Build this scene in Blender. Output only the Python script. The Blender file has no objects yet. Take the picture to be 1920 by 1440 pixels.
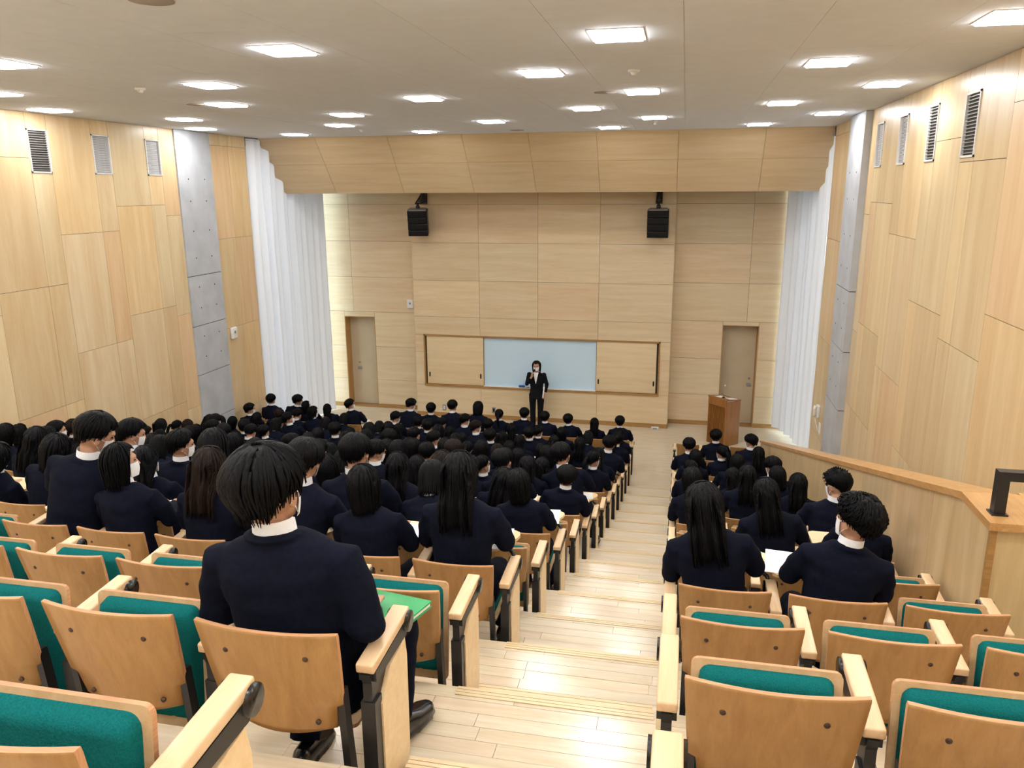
import bpy, bmesh, math, random
from mathutils import Vector, Matrix, noise
random.seed(7)
R_ = math.radians
scene = bpy.context.scene
col = scene.collection

# ------------------------------------------------------------------ camera, world, exposure
CAMZ = 5.63
cd = bpy.data.cameras.new('camera'); cam = bpy.data.objects.new('camera', cd); col.objects.link(cam)
cd.sensor_width = 36.0; cd.lens = 1472.0 / 1920.0 * 36.0; cd.clip_start = 0.05; cd.clip_end = 200
RC = ((0.97766213, 0.04473802, -0.20536617), (0.2100932, -0.23651596, 0.94864169), (-0.00613202, -0.97059709, -0.24063186))
M = Matrix.Identity(4)
for r in range(3):
    M[r][0] = RC[r][0]; M[r][1] = -RC[r][1]; M[r][2] = -RC[r][2]
M[0][3], M[1][3], M[2][3] = 0.0, 0.0, CAMZ
cam.matrix_world = M
scene.camera = cam
vs = scene.view_settings
vs.view_transform = 'Standard'; vs.look = 'None'; vs.gamma = 1.0; vs.use_curve_mapping = False
vs.exposure = 0.0
scene.cycles.adaptive_threshold = 0.03; scene.cycles.max_bounces = 6; scene.cycles.glossy_bounces = 2; scene.cycles.transmission_bounces = 2
LAMP = 50.0            # emission of the ceiling lights
world = bpy.data.worlds.new('sky'); scene.world = world; world.use_nodes = True
bgn = world.node_tree.nodes['Background']
bgn.inputs[0].default_value = (0.80, 0.91, 1.0, 1); bgn.inputs[1].default_value = 5.0

# ------------------------------------------------------------------ materials
def srgb(r, g, b):
    f = lambda c: (c / 255 / 12.92) if c / 255 <= 0.04045 else ((c / 255 + 0.055) / 1.055) ** 2.4
    return (f(r), f(g), f(b), 1)
MATS = {}
def base_mat(name, color, rough=0.5, spec=0.5, metal=0.0):
    m = bpy.data.materials.new(name); m.use_nodes = True
    b = m.node_tree.nodes['Principled BSDF']
    b.inputs['Base Color'].default_value = color; b.inputs['Roughness'].default_value = rough
    b.inputs['Specular IOR Level'].default_value = spec; b.inputs['Metallic'].default_value = metal
    MATS[name] = m
    return m, m.node_tree, b
def N(nt, t, **kw):
    n = nt.nodes.new(t)
    for k, v in kw.items(): setattr(n, k, v)
    return n
def wood(name, c1, c2, stretch, scale=1.0, rough=0.4, spec=0.5, bump=0.0, tint=True):
    """grain along the axis with the small stretch factor; each object takes its own tone from its object colour"""
    m, nt, b = base_mat(name, c1, rough, spec)
    L = nt.links.new
    tc = N(nt, 'ShaderNodeTexCoord'); oi = N(nt, 'ShaderNodeObjectInfo')
    off = N(nt, 'ShaderNodeVectorMath', operation='SCALE'); L(oi.outputs['Random'], off.inputs['Scale'])
    off.inputs[0].default_value = (31.0, 17.0, 23.0)
    add = N(nt, 'ShaderNodeVectorMath', operation='ADD'); L(tc.outputs['Object'], add.inputs[0]); L(off.outputs[0], add.inputs[1])
    mp = N(nt, 'ShaderNodeMapping'); mp.inputs['Scale'].default_value = tuple(s * scale for s in stretch); L(add.outputs[0], mp.inputs['Vector'])
    n1 = N(nt, 'ShaderNodeTexNoise'); n1.inputs['Scale'].default_value = 1.0; n1.inputs['Detail'].default_value = 5; n1.inputs['Roughness'].default_value = 0.6; n1.inputs['Distortion'].default_value = 0.6
    L(mp.outputs[0], n1.inputs['Vector'])
    n2 = N(nt, 'ShaderNodeTexNoise'); n2.inputs['Scale'].default_value = 9.0; n2.inputs['Detail'].default_value = 3
    L(mp.outputs[0], n2.inputs['Vector'])
    mx0 = N(nt, 'ShaderNodeMath', operation='MULTIPLY_ADD'); L(n2.outputs[0], mx0.inputs[0]); mx0.inputs[1].default_value = 0.25
    L(n1.outputs[0], mx0.inputs[2])
    ramp = N(nt, 'ShaderNodeValToRGB'); ramp.color_ramp.elements[0].position = 0.42; ramp.color_ramp.elements[1].position = 0.82
    ramp.color_ramp.elements[0].color = c1; ramp.color_ramp.elements[1].color = c2
    L(mx0.outputs[0], ramp.inputs[0])
    out = ramp.outputs[0]
    if tint:
        mul = N(nt, 'ShaderNodeMix', data_type='RGBA', blend_type='MULTIPLY'); mul.inputs[0].default_value = 1.0
        L(out, mul.inputs[6]); L(oi.outputs['Color'], mul.inputs[7]); out = mul.outputs[2]
    L(out, b.inputs['Base Color'])
    if bump:
        bp = N(nt, 'ShaderNodeBump'); bp.inputs['Strength'].default_value = bump; bp.inputs['Distance'].default_value = 0.002
        L(n2.outputs[0], bp.inputs['Height']); L(bp.outputs[0], b.inputs['Normal'])
    return m
def noisy(name, c1, c2, scale, rough=0.7, spec=0.3, bump=0.0, detail=4):
    m, nt, b = base_mat(name, c1, rough, spec); L = nt.links.new
    tc = N(nt, 'ShaderNodeTexCoord'); n1 = N(nt, 'ShaderNodeTexNoise'); n1.inputs['Scale'].default_value = scale; n1.inputs['Detail'].default_value = detail
    L(tc.outputs['Object'], n1.inputs['Vector'])
    ramp = N(nt, 'ShaderNodeValToRGB'); ramp.color_ramp.elements[0].position = 0.3; ramp.color_ramp.elements[1].position = 0.7
    ramp.color_ramp.elements[0].color = c1; ramp.color_ramp.elements[1].color = c2
    L(n1.outputs[0], ramp.inputs[0]); L(ramp.outputs[0], b.inputs['Base Color'])
    if bump:
        bp = N(nt, 'ShaderNodeBump'); bp.inputs['Strength'].default_value = bump; bp.inputs['Distance'].default_value = 0.003
        L(n1.outputs[0], bp.inputs['Height']); L(bp.outputs[0], b.inputs['Normal'])
    return m

wood('wall_ply_side', srgb(226, 207, 172), srgb(210, 182, 140), (3.0, 3.0, 0.28), 1.6, 0.30, 0.5)
wood('wall_ply_front', srgb(226, 209, 178), srgb(214, 191, 154), (0.5, 6.0, 6.0), 1.4, 0.38, 0.4)
wood('valance_ply', srgb(214, 194, 160), srgb(202, 177, 138), (0.5, 6.0, 6.0), 1.3, 0.30, 0.5)
wood('half_wall_ply', srgb(212, 190, 152), srgb(192, 166, 126), (5.0, 5.0, 0.5), 1.8, 0.35, 0.4)
wood('cap_oak', srgb(206, 164, 108), srgb(172, 126, 74), (9.0, 1.0, 9.0), 2.5, 0.32, 0.5)
wood('floor_oak', srgb(220, 208, 188), srgb(202, 186, 158), (1.2, 14.0, 14.0), 1.8, 0.20, 0.5)
wood('beech_arm', srgb(228, 200, 164), srgb(212, 178, 138), (14.0, 1.2, 14.0), 2.5, 0.35, 0.45)
wood('beech_back', srgb(172, 133, 84), srgb(152, 112, 64), (9.0, 9.0, 1.1), 2.6, 0.34, 0.45)
wood('beech_seat', srgb(212, 184, 146), srgb(196, 162, 120), (9.0, 9.0, 1.1), 2.6, 0.4, 0.4)
wood('ply_edge', srgb(206, 160, 120), srgb(170, 120, 84), (2.0, 120.0, 2.0), 2.5, 0.5, 0.3, tint=False)
wood('tablet_wood', srgb(232, 208, 166), srgb(220, 190, 144), (1.2, 12.0, 12.0), 2.5, 0.35, 0.45)
wood('lectern_wood', srgb(164, 110, 52), srgb(138, 88, 38), (10.0, 10.0, 1.0), 2.5, 0.3, 0.5)
wood('trim_oak', srgb(178, 138, 84), srgb(150, 112, 64), (1.5, 12.0, 12.0), 2.5, 0.4, 0.4)
noisy('concrete', srgb(190, 194, 200), srgb(174, 178, 184), 3.0, 0.75, 0.25, 0.1, 7)
noisy('ceiling_paint', srgb(228, 234, 244), srgb(224, 230, 240), 6.0, 0.9, 0.1)
noisy('navy_suit', srgb(11, 14, 27), srgb(16, 20, 36), 60.0, 0.85, 0.08, 0.15)
noisy('black_suit', srgb(14, 14, 18), srgb(20, 20, 25), 60.0, 0.85, 0.15, 0.1)
noisy('teal_fabric', srgb(12, 90, 92), srgb(18, 112, 112), 260.0, 0.95, 0.1, 0.6)
noisy('skin', srgb(192, 150, 126), srgb(182, 138, 114), 14.0, 0.55, 0.35)
noisy('black_metal', srgb(22, 22, 24), srgb(30, 30, 33), 40.0, 0.4, 0.5)
noisy('black_plastic', srgb(12, 12, 14), srgb(20, 20, 22), 30.0, 0.25, 0.5)
noisy('speaker_grille', srgb(9, 9, 10), srgb(16, 16, 17), 300.0, 0.6, 0.3, 0.6)
noisy('paper', srgb(246, 247, 250), srgb(240, 242, 246), 8.0, 0.7, 0.2)
noisy('shirt_white', srgb(236, 239, 246), srgb(226, 230, 238), 30.0, 0.8, 0.2)
noisy('mask_white', srgb(240, 242, 246), srgb(230, 233, 238), 60.0, 0.85, 0.1)
noisy('whiteboard', srgb(206, 232, 250), srgb(200, 227, 247), 0.8, 0.22, 0.5)
noisy('door_paint', srgb(196, 180, 152), srgb(190, 173, 144), 3.0, 0.5, 0.3)
noisy('white_plastic', srgb(232, 232, 230), srgb(224, 224, 222), 10.0, 0.35, 0.5)
noisy('grey_metal', srgb(150, 150, 150), srgb(130, 130, 131), 40.0, 0.35, 0.5)
noisy('light_louvre', srgb(206, 208, 212), srgb(196, 198, 203), 12.0, 0.5, 0.3)
noisy('dark_void', srgb(26, 26, 27), srgb(20, 20, 21), 5.0, 0.9, 0.1)
noisy('lectern_gap_shade', srgb(70, 42, 18), srgb(58, 34, 14), 6.0, 0.6, 0.3)
noisy('shoe_leather', srgb(14, 14, 17), srgb(24, 24, 28), 25.0, 0.22, 0.6)
noisy('bolt_bronze', srgb(70, 40, 24), srgb(52, 30, 18), 40.0, 0.4, 0.5)
noisy('green_plastic', srgb(16, 140, 74), srgb(20, 158, 86), 8.0, 0.3, 0.5)
noisy('yellow_plastic', srgb(240, 180, 10), srgb(226, 164, 8), 10.0, 0.35, 0.5)
noisy('blue_plastic', srgb(30, 96, 190), srgb(26, 84, 172), 10.0, 0.4, 0.4)
noisy('grey_cloth', srgb(110, 124, 132), srgb(88, 102, 112), 40.0, 0.8, 0.2)
noisy('grey_seal', srgb(92, 88, 84), srgb(80, 76, 72), 12.0, 0.7, 0.2)
def hair_mat(name, c1, c2):
    m, nt, b = base_mat(name, c1, 0.5, 0.10); L = nt.links.new
    tc = N(nt, 'ShaderNodeTexCoord'); mp = N(nt, 'ShaderNodeMapping'); mp.inputs['Scale'].default_value = (90, 90, 7); L(tc.outputs['Object'], mp.inputs[0])
    n1 = N(nt, 'ShaderNodeTexNoise'); n1.inputs['Scale'].default_value = 1.6; n1.inputs['Detail'].default_value = 3; L(mp.outputs[0], n1.inputs['Vector'])
    ramp = N(nt, 'ShaderNodeValToRGB'); ramp.color_ramp.elements[0].color = c1; ramp.color_ramp.elements[1].color = c2
    L(n1.outputs[0], ramp.inputs[0]); L(ramp.outputs[0], b.inputs['Base Color'])
    bp = N(nt, 'ShaderNodeBump'); bp.inputs['Strength'].default_value = 0.5; bp.inputs['Distance'].default_value = 0.003
    L(n1.outputs[0], bp.inputs['Height']); L(bp.outputs[0], b.inputs['Normal'])
hair_mat('black_hair', srgb(4, 4, 6), srgb(12, 12, 15)); hair_mat('brown_hair', srgb(16, 11, 10), srgb(36, 25, 21))
m, nt, b = base_mat('lamp_diffuser', srgb(255, 250, 240), 0.6)
b.inputs['Emission Color'].default_value = (1.0, 0.985, 0.965, 1); b.inputs['Emission Strength'].default_value = LAMP
m, nt, b = base_mat('curtain_sheer', srgb(236, 238, 244), 0.9, 0.1)
tr = N(nt, 'ShaderNodeBsdfTranslucent'); tr.inputs[0].default_value = srgb(236, 240, 246)
mxs = N(nt, 'ShaderNodeMixShader'); mxs.inputs[0].default_value = 0.07
nt.links.new(b.outputs[0], mxs.inputs[1]); nt.links.new(tr.outputs[0], mxs.inputs[2])
nt.links.new(mxs.outputs[0], nt.nodes['Material Output'].inputs[0])
m, nt, b = base_mat('window_glass', (1, 1, 1, 1), 0.02)
tp = N(nt, 'ShaderNodeBsdfTransparent'); tp.inputs[0].default_value = (0.92, 0.95, 0.95, 1)
gl = N(nt, 'ShaderNodeBsdfGlossy'); gl.inputs['Roughness'].default_value = 0.02
mxs = N(nt, 'ShaderNodeMixShader'); mxs.inputs[0].default_value = 0.06
nt.links.new(tp.outputs[0], mxs.inputs[1]); nt.links.new(gl.outputs[0], mxs.inputs[2]); nt.links.new(mxs.outputs[0], nt.nodes['Material Output'].inputs[0])

# ------------------------------------------------------------------ mesh helpers
class MB:
    def __init__(s): s.v = []; s.f = []; s.m = []; s.sm = []
    def add(s, vs, fs, mi=0, smooth=False):
        o = len(s.v); s.v += [tuple(v) for v in vs]; s.f += [tuple(i + o for i in f) for f in fs]; s.m += [mi] * len(fs); s.sm += [smooth] * len(fs); return s
    def box(s, x0, x1, y0, y1, z0, z1, mi=0, M=None):
        vs = [Vector((x, y, z)) for z in (z0, z1) for y in (y0, y1) for x in (x0, x1)]
        if M is not None: vs = [M @ v for v in vs]
        return s.add(vs, [(0, 2, 3, 1), (4, 5, 7, 6), (0, 1, 5, 4), (1, 3, 7, 5), (3, 2, 6, 7), (2, 0, 4, 6)], mi)
    def bbox(s, x0, x1, y0, y1, z0, z1, r=0.005, mi=0, M=None):
        """box with chamfered edges"""
        bm = bmesh.new(); bmesh.ops.create_cube(bm, size=1.0)
        for v in bm.verts: v.co = Vector(((x0 + x1) / 2 + v.co.x * (x1 - x0), (y0 + y1) / 2 + v.co.y * (y1 - y0), (z0 + z1) / 2 + v.co.z * (z1 - z0)))
        bmesh.ops.bevel(bm, geom=bm.edges[:], offset=r, segments=2, affect='EDGES', profile=0.6)
        if M is not None: bmesh.ops.transform(bm, matrix=M, verts=bm.verts[:])
        bm.verts.index_update()
        s.add([v.co for v in bm.verts], [[v.index for v in f.verts] for f in bm.faces], mi, True); bm.free(); return s
    def prism(s, pts, d0, d1, plane='xz', mi=0, side=None, M=None):
        """outline in a plane, extruded along the third axis"""
        def P(a, b, d):
            v = {'xz': (a, d, b), 'xy': (a, b, d), 'yz': (d, a, b)}[plane]
            return M @ Vector(v) if M is not None else Vector(v)
        n = len(pts); vs = [P(a, b, d0) for a, b in pts] + [P(a, b, d1) for a, b in pts]
        s.add(vs, [tuple(range(n)), tuple(range(2 * n - 1, n - 1, -1))], mi)
        o = len(s.v) - 2 * n
        fs = [(i, (i + 1) % n, n + (i + 1) % n, n + i) for i in range(n)]
        s.f += [tuple(i + o for i in f) for f in fs]; s.m += [mi if side is None else side] * n; s.sm += [False] * n
        return s
    def tube(s, pts, rad, n=10, mi=0, ref=(1, 0, 0), caps=True):
        """closed tube through pts; rad: number or (ra, rb) per point; ra runs along ref"""
        pts = [Vector(p) for p in pts]; rings = []
        for i, p in enumerate(pts):
            t = (pts[min(i + 1, len(pts) - 1)] - pts[max(i - 1, 0)]).normalized()
            a = Vector(ref) - t * Vector(ref).dot(t)
            if a.length < 1e-4: a = Vector((0, 1, 0)) - t * t.y
            a.normalize(); bb = t.cross(a)
            r = rad[i] if isinstance(rad, (list, tuple)) else rad
            ra, rb = r if isinstance(r, (list, tuple)) else (r, r)
            rings.append([p + a * ra * math.cos(2 * math.pi * k / n) + bb * rb * math.sin(2 * math.pi * k / n) for k in range(n)])
        vs = [v for r in rings for v in r]; fs = []
        for i in range(len(rings) - 1):
            for k in range(n): fs.append((i * n + k, i * n + (k + 1) % n, (i + 1) * n + (k + 1) % n, (i + 1) * n + k))
        if caps:
            fs.append(tuple(range(n - 1, -1, -1))); fs.append(tuple((len(rings) - 1) * n + k for k in range(n)))
        return s.add(vs, fs, mi, True)
    def ball(s, c, r, nu=14, nv=10, mi=0, M=None):
        rx, ry, rz = r if isinstance(r, (list, tuple)) else (r, r, r); c = Vector(c)
        vs = [c + Vector((0, 0, rz))]
        for j in range(1, nv):
            th = math.pi * j / nv
            for k in range(nu): vs.append(c + Vector((rx * math.sin(th) * math.cos(2 * math.pi * k / nu), ry * math.sin(th) * math.sin(2 * math.pi * k / nu), rz * math.cos(th))))
        vs.append(c - Vector((0, 0, rz)))
        if M is not None: vs = [M @ v for v in vs]
        fs = [(0, 1 + k, 1 + (k + 1) % nu) for k in range(nu)]
        for j in range(nv - 2):
            for k in range(nu): fs.append((1 + j * nu + k, 1 + (j + 1) * nu + k, 1 + (j + 1) * nu + (k + 1) % nu, 1 + j * nu + (k + 1) % nu))
        l = len(vs) - 1; b0 = 1 + (nv - 2) * nu
        fs += [(l, b0 + (k + 1) % nu, b0 + k) for k in range(nu)]
        return s.add(vs, fs, mi, True)
    def cyl(s, c, r, h, axis='z', n=16, mi=0):
        c = Vector(c); ax = {'x': Vector((1, 0, 0)), 'y': Vector((0, 1, 0)), 'z': Vector((0, 0, 1))}[axis]
        ref = (0, 1, 0) if axis == 'x' else (1, 0, 0)
        return s.tube([c, c + ax * h], r, n, mi, ref)
    def mesh(s, name, *mats):
        me = bpy.data.meshes.new(name); me.from_pydata(s.v, [], s.f)
        me.polygons.foreach_set('material_index', s.m); me.polygons.foreach_set('use_smooth', s.sm)
        for m in mats: me.materials.append(MATS[m])
        bm = bmesh.new(); bm.from_mesh(me); bmesh.ops.recalc_face_normals(bm, faces=bm.faces[:]); bm.to_mesh(me); bm.free()
        me.update(); return me
def link(name, me, parent=None, loc=None, M=None, color=None):
    o = bpy.data.objects.new(name, me); col.objects.link(o)
    if parent is not None: o.parent = parent
    if loc is not None: o.location = loc
    if M is not None: o.matrix_local = M
    if color is not None: o.color = color
    return o
def thing(name, label, cat, loc=(0, 0, 0), rz=0.0, group=None, me=None):
    o = bpy.data.objects.new(name, me); col.objects.link(o); o.location = loc; o.rotation_euler = (0, 0, rz)
    o['label'] = label; o['category'] = cat
    if group: o['group'] = group
    return o
def struct(name, me, label=None):
    o = bpy.data.objects.new(name, me); col.objects.link(o); o['kind'] = 'structure'
    if label: o['label'] = label
    return o
WS = bpy.data.scenes.new('workshop')          # scratch scene for fusing lofts; removed at the end
def remesh(mb, voxel, name, mats, smooth_it=2, wrinkle=0.0, wscale=6.0, keep=None):
    me0 = mb.mesh('tmp', *mats); o = bpy.data.objects.new('tmp', me0); WS.collection.objects.link(o)
    md = o.modifiers.new('r', 'REMESH'); md.mode = 'VOXEL'; md.voxel_size = voxel; md.use_smooth_shade = True
    if smooth_it:
        sm = o.modifiers.new('s', 'SMOOTH'); sm.factor = 0.5; sm.iterations = smooth_it
    with bpy.context.temp_override(scene=WS, view_layer=WS.view_layers[0]):
        dg = bpy.context.evaluated_depsgraph_get(); dg.update()
        me = bpy.data.meshes.new_from_object(o.evaluated_get(dg)); me.name = name
    bpy.data.objects.remove(o); bpy.data.meshes.remove(me0)
    if wrinkle:
        nm = [v.normal.copy() for v in me.vertices]; cs = [v.co.copy() for v in me.vertices]; flat = []
        for c, q in zip(cs, nm):
            p = c * wscale
            n = noise.noise(Vector((p.x * 0.8, p.y * 0.8, p.z * 2.4))) + 0.5 * noise.noise(p * 2.3)
            flat += (c + q * n * wrinkle)[:]
        me.vertices.foreach_set('co', flat); me.update()
    if not me.materials:
        for m in mats: me.materials.append(MATS[m])
    me.polygons.foreach_set('use_smooth', [True] * len(me.polygons))
    return me

# ------------------------------------------------------------------ dimensions of the hall
XL, XR, YF, YB, ZC = -9.05, 2.62, 19.0, -3.5, 6.72      # walls, front, back, ceiling
BLK = 18.52                                             # face of the whiteboard block
PLAT = [4.04, 3.70, 3.355, 3.02, 2.70, 2.395, 2.09, 1.79, 1.51, 1.245, 0.985, 0.76, 0.545, 0.34, 0.15, 0.0, 0.0]
YR = lambda i: 0.94 + 0.885 * i                         # rear end of the armrests of row i
YN = lambda i: 1.765 + 0.885 * i                        # front edge of tier i
TONES = [(1, 1, 1), (1.04, 1.02, 0.98), (0.95, 0.93, 0.90), (1.0, 0.95, 0.92), (1.03, 1.03, 1.0), (0.97, 0.96, 0.93), (1.02, 0.99, 0.93), (0.98, 0.99, 0.98)]
def tone(amount=1.0):
    t = random.choice(TONES); return (1 + (t[0] - 1) * amount, 1 + (t[1] - 1) * amount, 1 + (t[2] - 1) * amount, 1)

# ------------------------------------------------------------------ floor: stage level and tiers
AX0, AX1 = -1.30, 0.10            # strip of loose-laid planks along the aisle
def tier(i):
    y0 = YN(i - 1) if i > 0 else YB
    y1 = YN(i) if i < 15 else YF + 0.5
    z = PLAT[i]; mb = MB(); bot = -0.4
    if i <= 6:
        yy0 = max(y0, 0.2) if i == 0 else y0
        mb.box(XL - 0.5, AX0, y0, y1, bot, z).box(AX1, XR + 0.5, y0, y1, bot, z).box(AX0, AX1, y0, y1, bot, z - 0.012)
        if i == 0: mb.box(AX0, AX1, YB, 0.2, z - 0.012, z)
    else:
        mb.box(XL - 0.5, XR + 0.5, y0, y1, bot, z)
    f = struct('floor', mb.mesh('floor', 'floor_oak'), 'pale oak floor tier under the seating' if i < 15 else 'pale oak floor in front of the whiteboard')
    if i <= 6:
        yy = y1; n = int(round((y1 - (0.2 if i == 0 else y0)) / 0.0738)); w = (y1 - (0.2 if i == 0 else y0)) / n
        for k in range(n):
            ya, yb = y1 - (k + 1) * w + 0.0010, y1 - k * w - 0.0010
            x = AX0
            cuts = []
            c = AX0 + random.uniform(0.25, 0.75)
            while c < AX1 - 0.15: cuts.append(c); c += random.uniform(0.55, 0.95)
            for a, b in zip([AX0] + cuts, cuts + [AX1]):
                dz = random.uniform(-0.0005, 0.0005)
                link('plank', MB().box(a + 0.001, b - 0.001, ya, yb, z - 0.012, z + dz).mesh('plank', 'floor_oak'), f, color=tone(1.0))
    # grooved nosing on the tier edge and the half step below it
    if i < 15:
        riser = z - PLAT[i + 1]
        def strip(par, x0, x1, y0_, y1_, zt, u=False):
            mb = MB()
            for a in range(3):
                w3 = (y1_ - y0_) / 3
                mb.box(x0, x1, y0_ + a * w3 + 0.0015, y0_ + (a + 1) * w3 - 0.0015, zt - 0.002, zt + 0.004)
            if u:
                for sx in (0, 1):
                    for a in range(3):
                        xa = x0 + a * 0.018 if sx == 0 else x1 - (a + 1) * 0.018
                        mb.box(xa + 0.0015, xa + 0.0165, y0_ - 0.17, y0_ - 0.003, zt - 0.002, zt + 0.004)
            link('nosing_strip', mb.mesh('nosing_strip', 'trim_strip'), par)
        strip(f, -0.80, -0.03, y1 - 0.055, y1, z)
        if riser > 0.2:
            zs = PLAT[i + 1] + riser / 2
            st = link('aisle_step', MB().box(-0.78, -0.04, y1, y1 + 0.27, PLAT[i + 1], zs).mesh('aisle_step', 'floor_oak'), f)
            strip(st, -0.78, -0.04, y1 + 0.215, y1 + 0.27, zs, True)
    return f
wood('trim_strip', srgb(224, 204, 168), srgb(206, 182, 140), (1.5, 12.0, 12.0), 2.5, 0.3, 0.5, tint=False)
for i in range(16): tier(i)

# ------------------------------------------------------------------ walls
def panel(parent, axis, pos, a0, a1, z0, z1, mat, th=0.014, gap=0.003, name='panel', col_=None, sgn=1):
    """a plywood panel proud of its backing wall; axis 'x' = wall of constant x"""
    mb = MB()
    a0 += gap; a1 -= gap; z0 += gap; z1 -= gap
    if axis == 'x': mb.box(min(pos, pos + sgn * th), max(pos, pos + sgn * th), a0, a1, z0, z1)
    else: mb.box(a0, a1, min(pos, pos + sgn * th), max(pos, pos + sgn * th), z0, z1)
    return link(name, mb.mesh(name, mat), parent, color=col_ or tone())
def backing(name, mb, label): return struct(name, mb.mesh(name, 'grey_seal'), label)

wl = backing('wall_left', MB().box(XL - 0.3, XL - 0.016, YB, 15.60, -0.4, ZC + 0.3).box(XL - 0.3, XL - 0.016, 15.60, 18.95, 6.55, ZC + 0.3), 'tall side wall of plywood panels on the window side')
wr = backing('wall_right', MB().box(XR + 0.016, XR + 0.3, YB, 15.85, -0.4, ZC + 0.3).box(XR + 0.016, XR + 0.3, 15.85, 18.95, 6.55, ZC + 0.3), 'tall side wall of plywood panels with black vents')
def column(parent, x, sgn, y0, y1, cuts, vent=None, ztop=ZC, zbot=-0.02):
    zs = [ztop] + list(cuts) + [zbot]
    if vent:
        zs = sorted(set([z for z in zs if not (5.9 < z < 6.5)] + [6.5, 5.9]), reverse=True)
    for a, b in zip(zs, zs[1:]):
        if vent and abs(a - 6.5) < 1e-6 and abs(b - 5.9) < 1e-6: continue
        panel(parent, 'x', x - sgn * 0.014, y0, y1, b, a, 'wall_ply_side', sgn=sgn, col_=tone(1.7))
def vent(x, sgn, y0, y1, kind, n):
    lab = {'dark': 'black slatted air vent high on the %s', 'light': 'pale grey louvred air vent high on the %s'}[kind]
    side = 'window-side wall' if sgn > 0 else 'half-wall side'
    t = thing('air_vent', (lab % side) + n, 'vent', (0, 0, 0), 0, 'wall vents')
    fr = MB()
    for a, b, c, d in ((y0, y0 + 0.02, 5.9, 6.5), (y1 - 0.02, y1, 5.9, 6.5), (y0, y1, 5.9, 5.92), (y0, y1, 6.48, 6.5)):
        fr.box(min(x - sgn * 0.02, x + sgn * 0.012), max(x - sgn * 0.02, x + sgn * 0.012), a, b, c, d)
    link('frame', fr.mesh('frame', 'white_plastic'), t)
    xa = x - sgn * 0.03
    link('backing', MB().box(min(xa, xa + sgn * 0.006), max(xa, xa + sgn * 0.006), y0 + 0.02, y1 - 0.02, 5.92, 6.48).mesh('backing', 'dark_void' if kind == 'dark' else 'light_louvre'), t)
    ns = 17 if kind == 'dark' else 34
    sl = None
    for k in range(ns):
        z = 5.925 + (k + 0.5) * 0.55 / ns
        if kind == 'dark':
            if sl is None: sl = MB().box(min(xa, x + sgn * 0.004), max(xa, x + sgn * 0.004), y0 + 0.02, y1 - 0.02, -0.004, 0.004).mesh('slat', 'grey_metal')
        elif sl is None: sl = MB().box(min(xa, xa + sgn * 0.016), max(xa, xa + sgn * 0.016), y0 + 0.02, y1 - 0.02, -0.005, 0.005).mesh('slat', 'light_louvre')
        link('slat', sl, t, (0, 0, z))
LCOLS = [(12.72, 13.14, (5.21, 3.40, 1.60), 0), (12.34, 12.72, (5.40, 3.60, 1.78), 1), (11.46, 12.34, (5.40, 3.60, 1.78), 0), (11.07, 11.46, (5.01, 3.21, 1.41), 1),
         (10.19, 11.07, (5.01, 3.21, 1.41), 0), (9.81, 10.19, (4.29, 2.49), 1), (8.93, 9.81, (6.10, 4.29, 2.49), 0), (8.55, 8.93, (5.80, 4.0, 2.2), 1), (7.67, 8.55, (5.80, 4.0, 2.2), 0),
         (6.4, 7.67, (5.4, 3.6), 0), (5.1, 6.4, (5.0, 3.9), 0), (3.8, 5.1, (5.6,), 0), (2.5, 3.8, (5.2,), 0), (1.2, 2.5, (5.6,), 0), (-0.1, 1.2, (5.2,), 0), (-1.8, -0.1, (5.6,), 0), (-3.5, -1.8, (5.2,), 0)]
for a, b, c, v in LCOLS: column(wl, XL, 1, a, b, c, v)
for a, b in ((14.23, 14.90), (14.90, 15.57)): column(wl, XL, 1, a, b, (6.5, 4.70, 2.89, 1.09))
vent(XL, 1, 9.81, 10.19, 'dark', ', over the back rows'); vent(XL, 1, 11.07, 11.46, 'light', ', next to the black one'); vent(XL, 1, 12.34, 12.72, 'light', ', next to the concrete pillar')
vent(XL, 1, 8.55, 8.93, 'dark', ', behind the other vents')
RCOLS = [(12.47, 12.87, (5.24, 3.5, 2.35), 0), (12.08, 12.47, (5.42, 3.67, 2.35), 1), (11.22, 12.08, (5.42, 3.67, 2.35), 0), (10.84, 11.22, (5.04, 3.29, 1.5), 1), (9.98, 10.84, (5.04, 3.29, 1.5), 0),
         (9.62, 9.98, (4.34, 2.55), 1), (8.76, 9.62, (6.10, 4.34, 2.55), 0), (8.37, 8.76, (5.86, 4.11, 2.3), 1), (7.57, 8.37, (5.86, 4.11, 2.3), 0), (6.31, 7.57, (6.3, 4.54, 2.7), 0), (5.05, 6.31, (5.6, 3.8), 0),
         (3.8, 5.05, (5.2, 3.4), 0), (2.5, 3.8, (5.6,), 0), (1.2, 2.5, (5.2,), 0), (-0.1, 1.2, (5.6,), 0), (-1.8, -0.1, (5.2,), 0), (-3.5, -1.8, (5.6,), 0)]
for a, b, c, v in RCOLS: column(wr, XR, -1, a, b, c, v)
for a, b in ((13.95, 14.9), (14.9, 15.82)): column(wr, XR, -1, a, b, (6.53, 4.72, 2.9, 1.1))
vent(XR, -1, 8.37, 8.76, 'dark', ', last of its row'); vent(XR, -1, 9.62, 9.98, 'dark', ', between its twin and the pale vents')
vent(XR, -1, 10.84, 11.22, 'light', ', beside a black vent'); vent(XR, -1, 12.08, 12.47, 'light', ', beside the concrete pillar')
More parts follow.
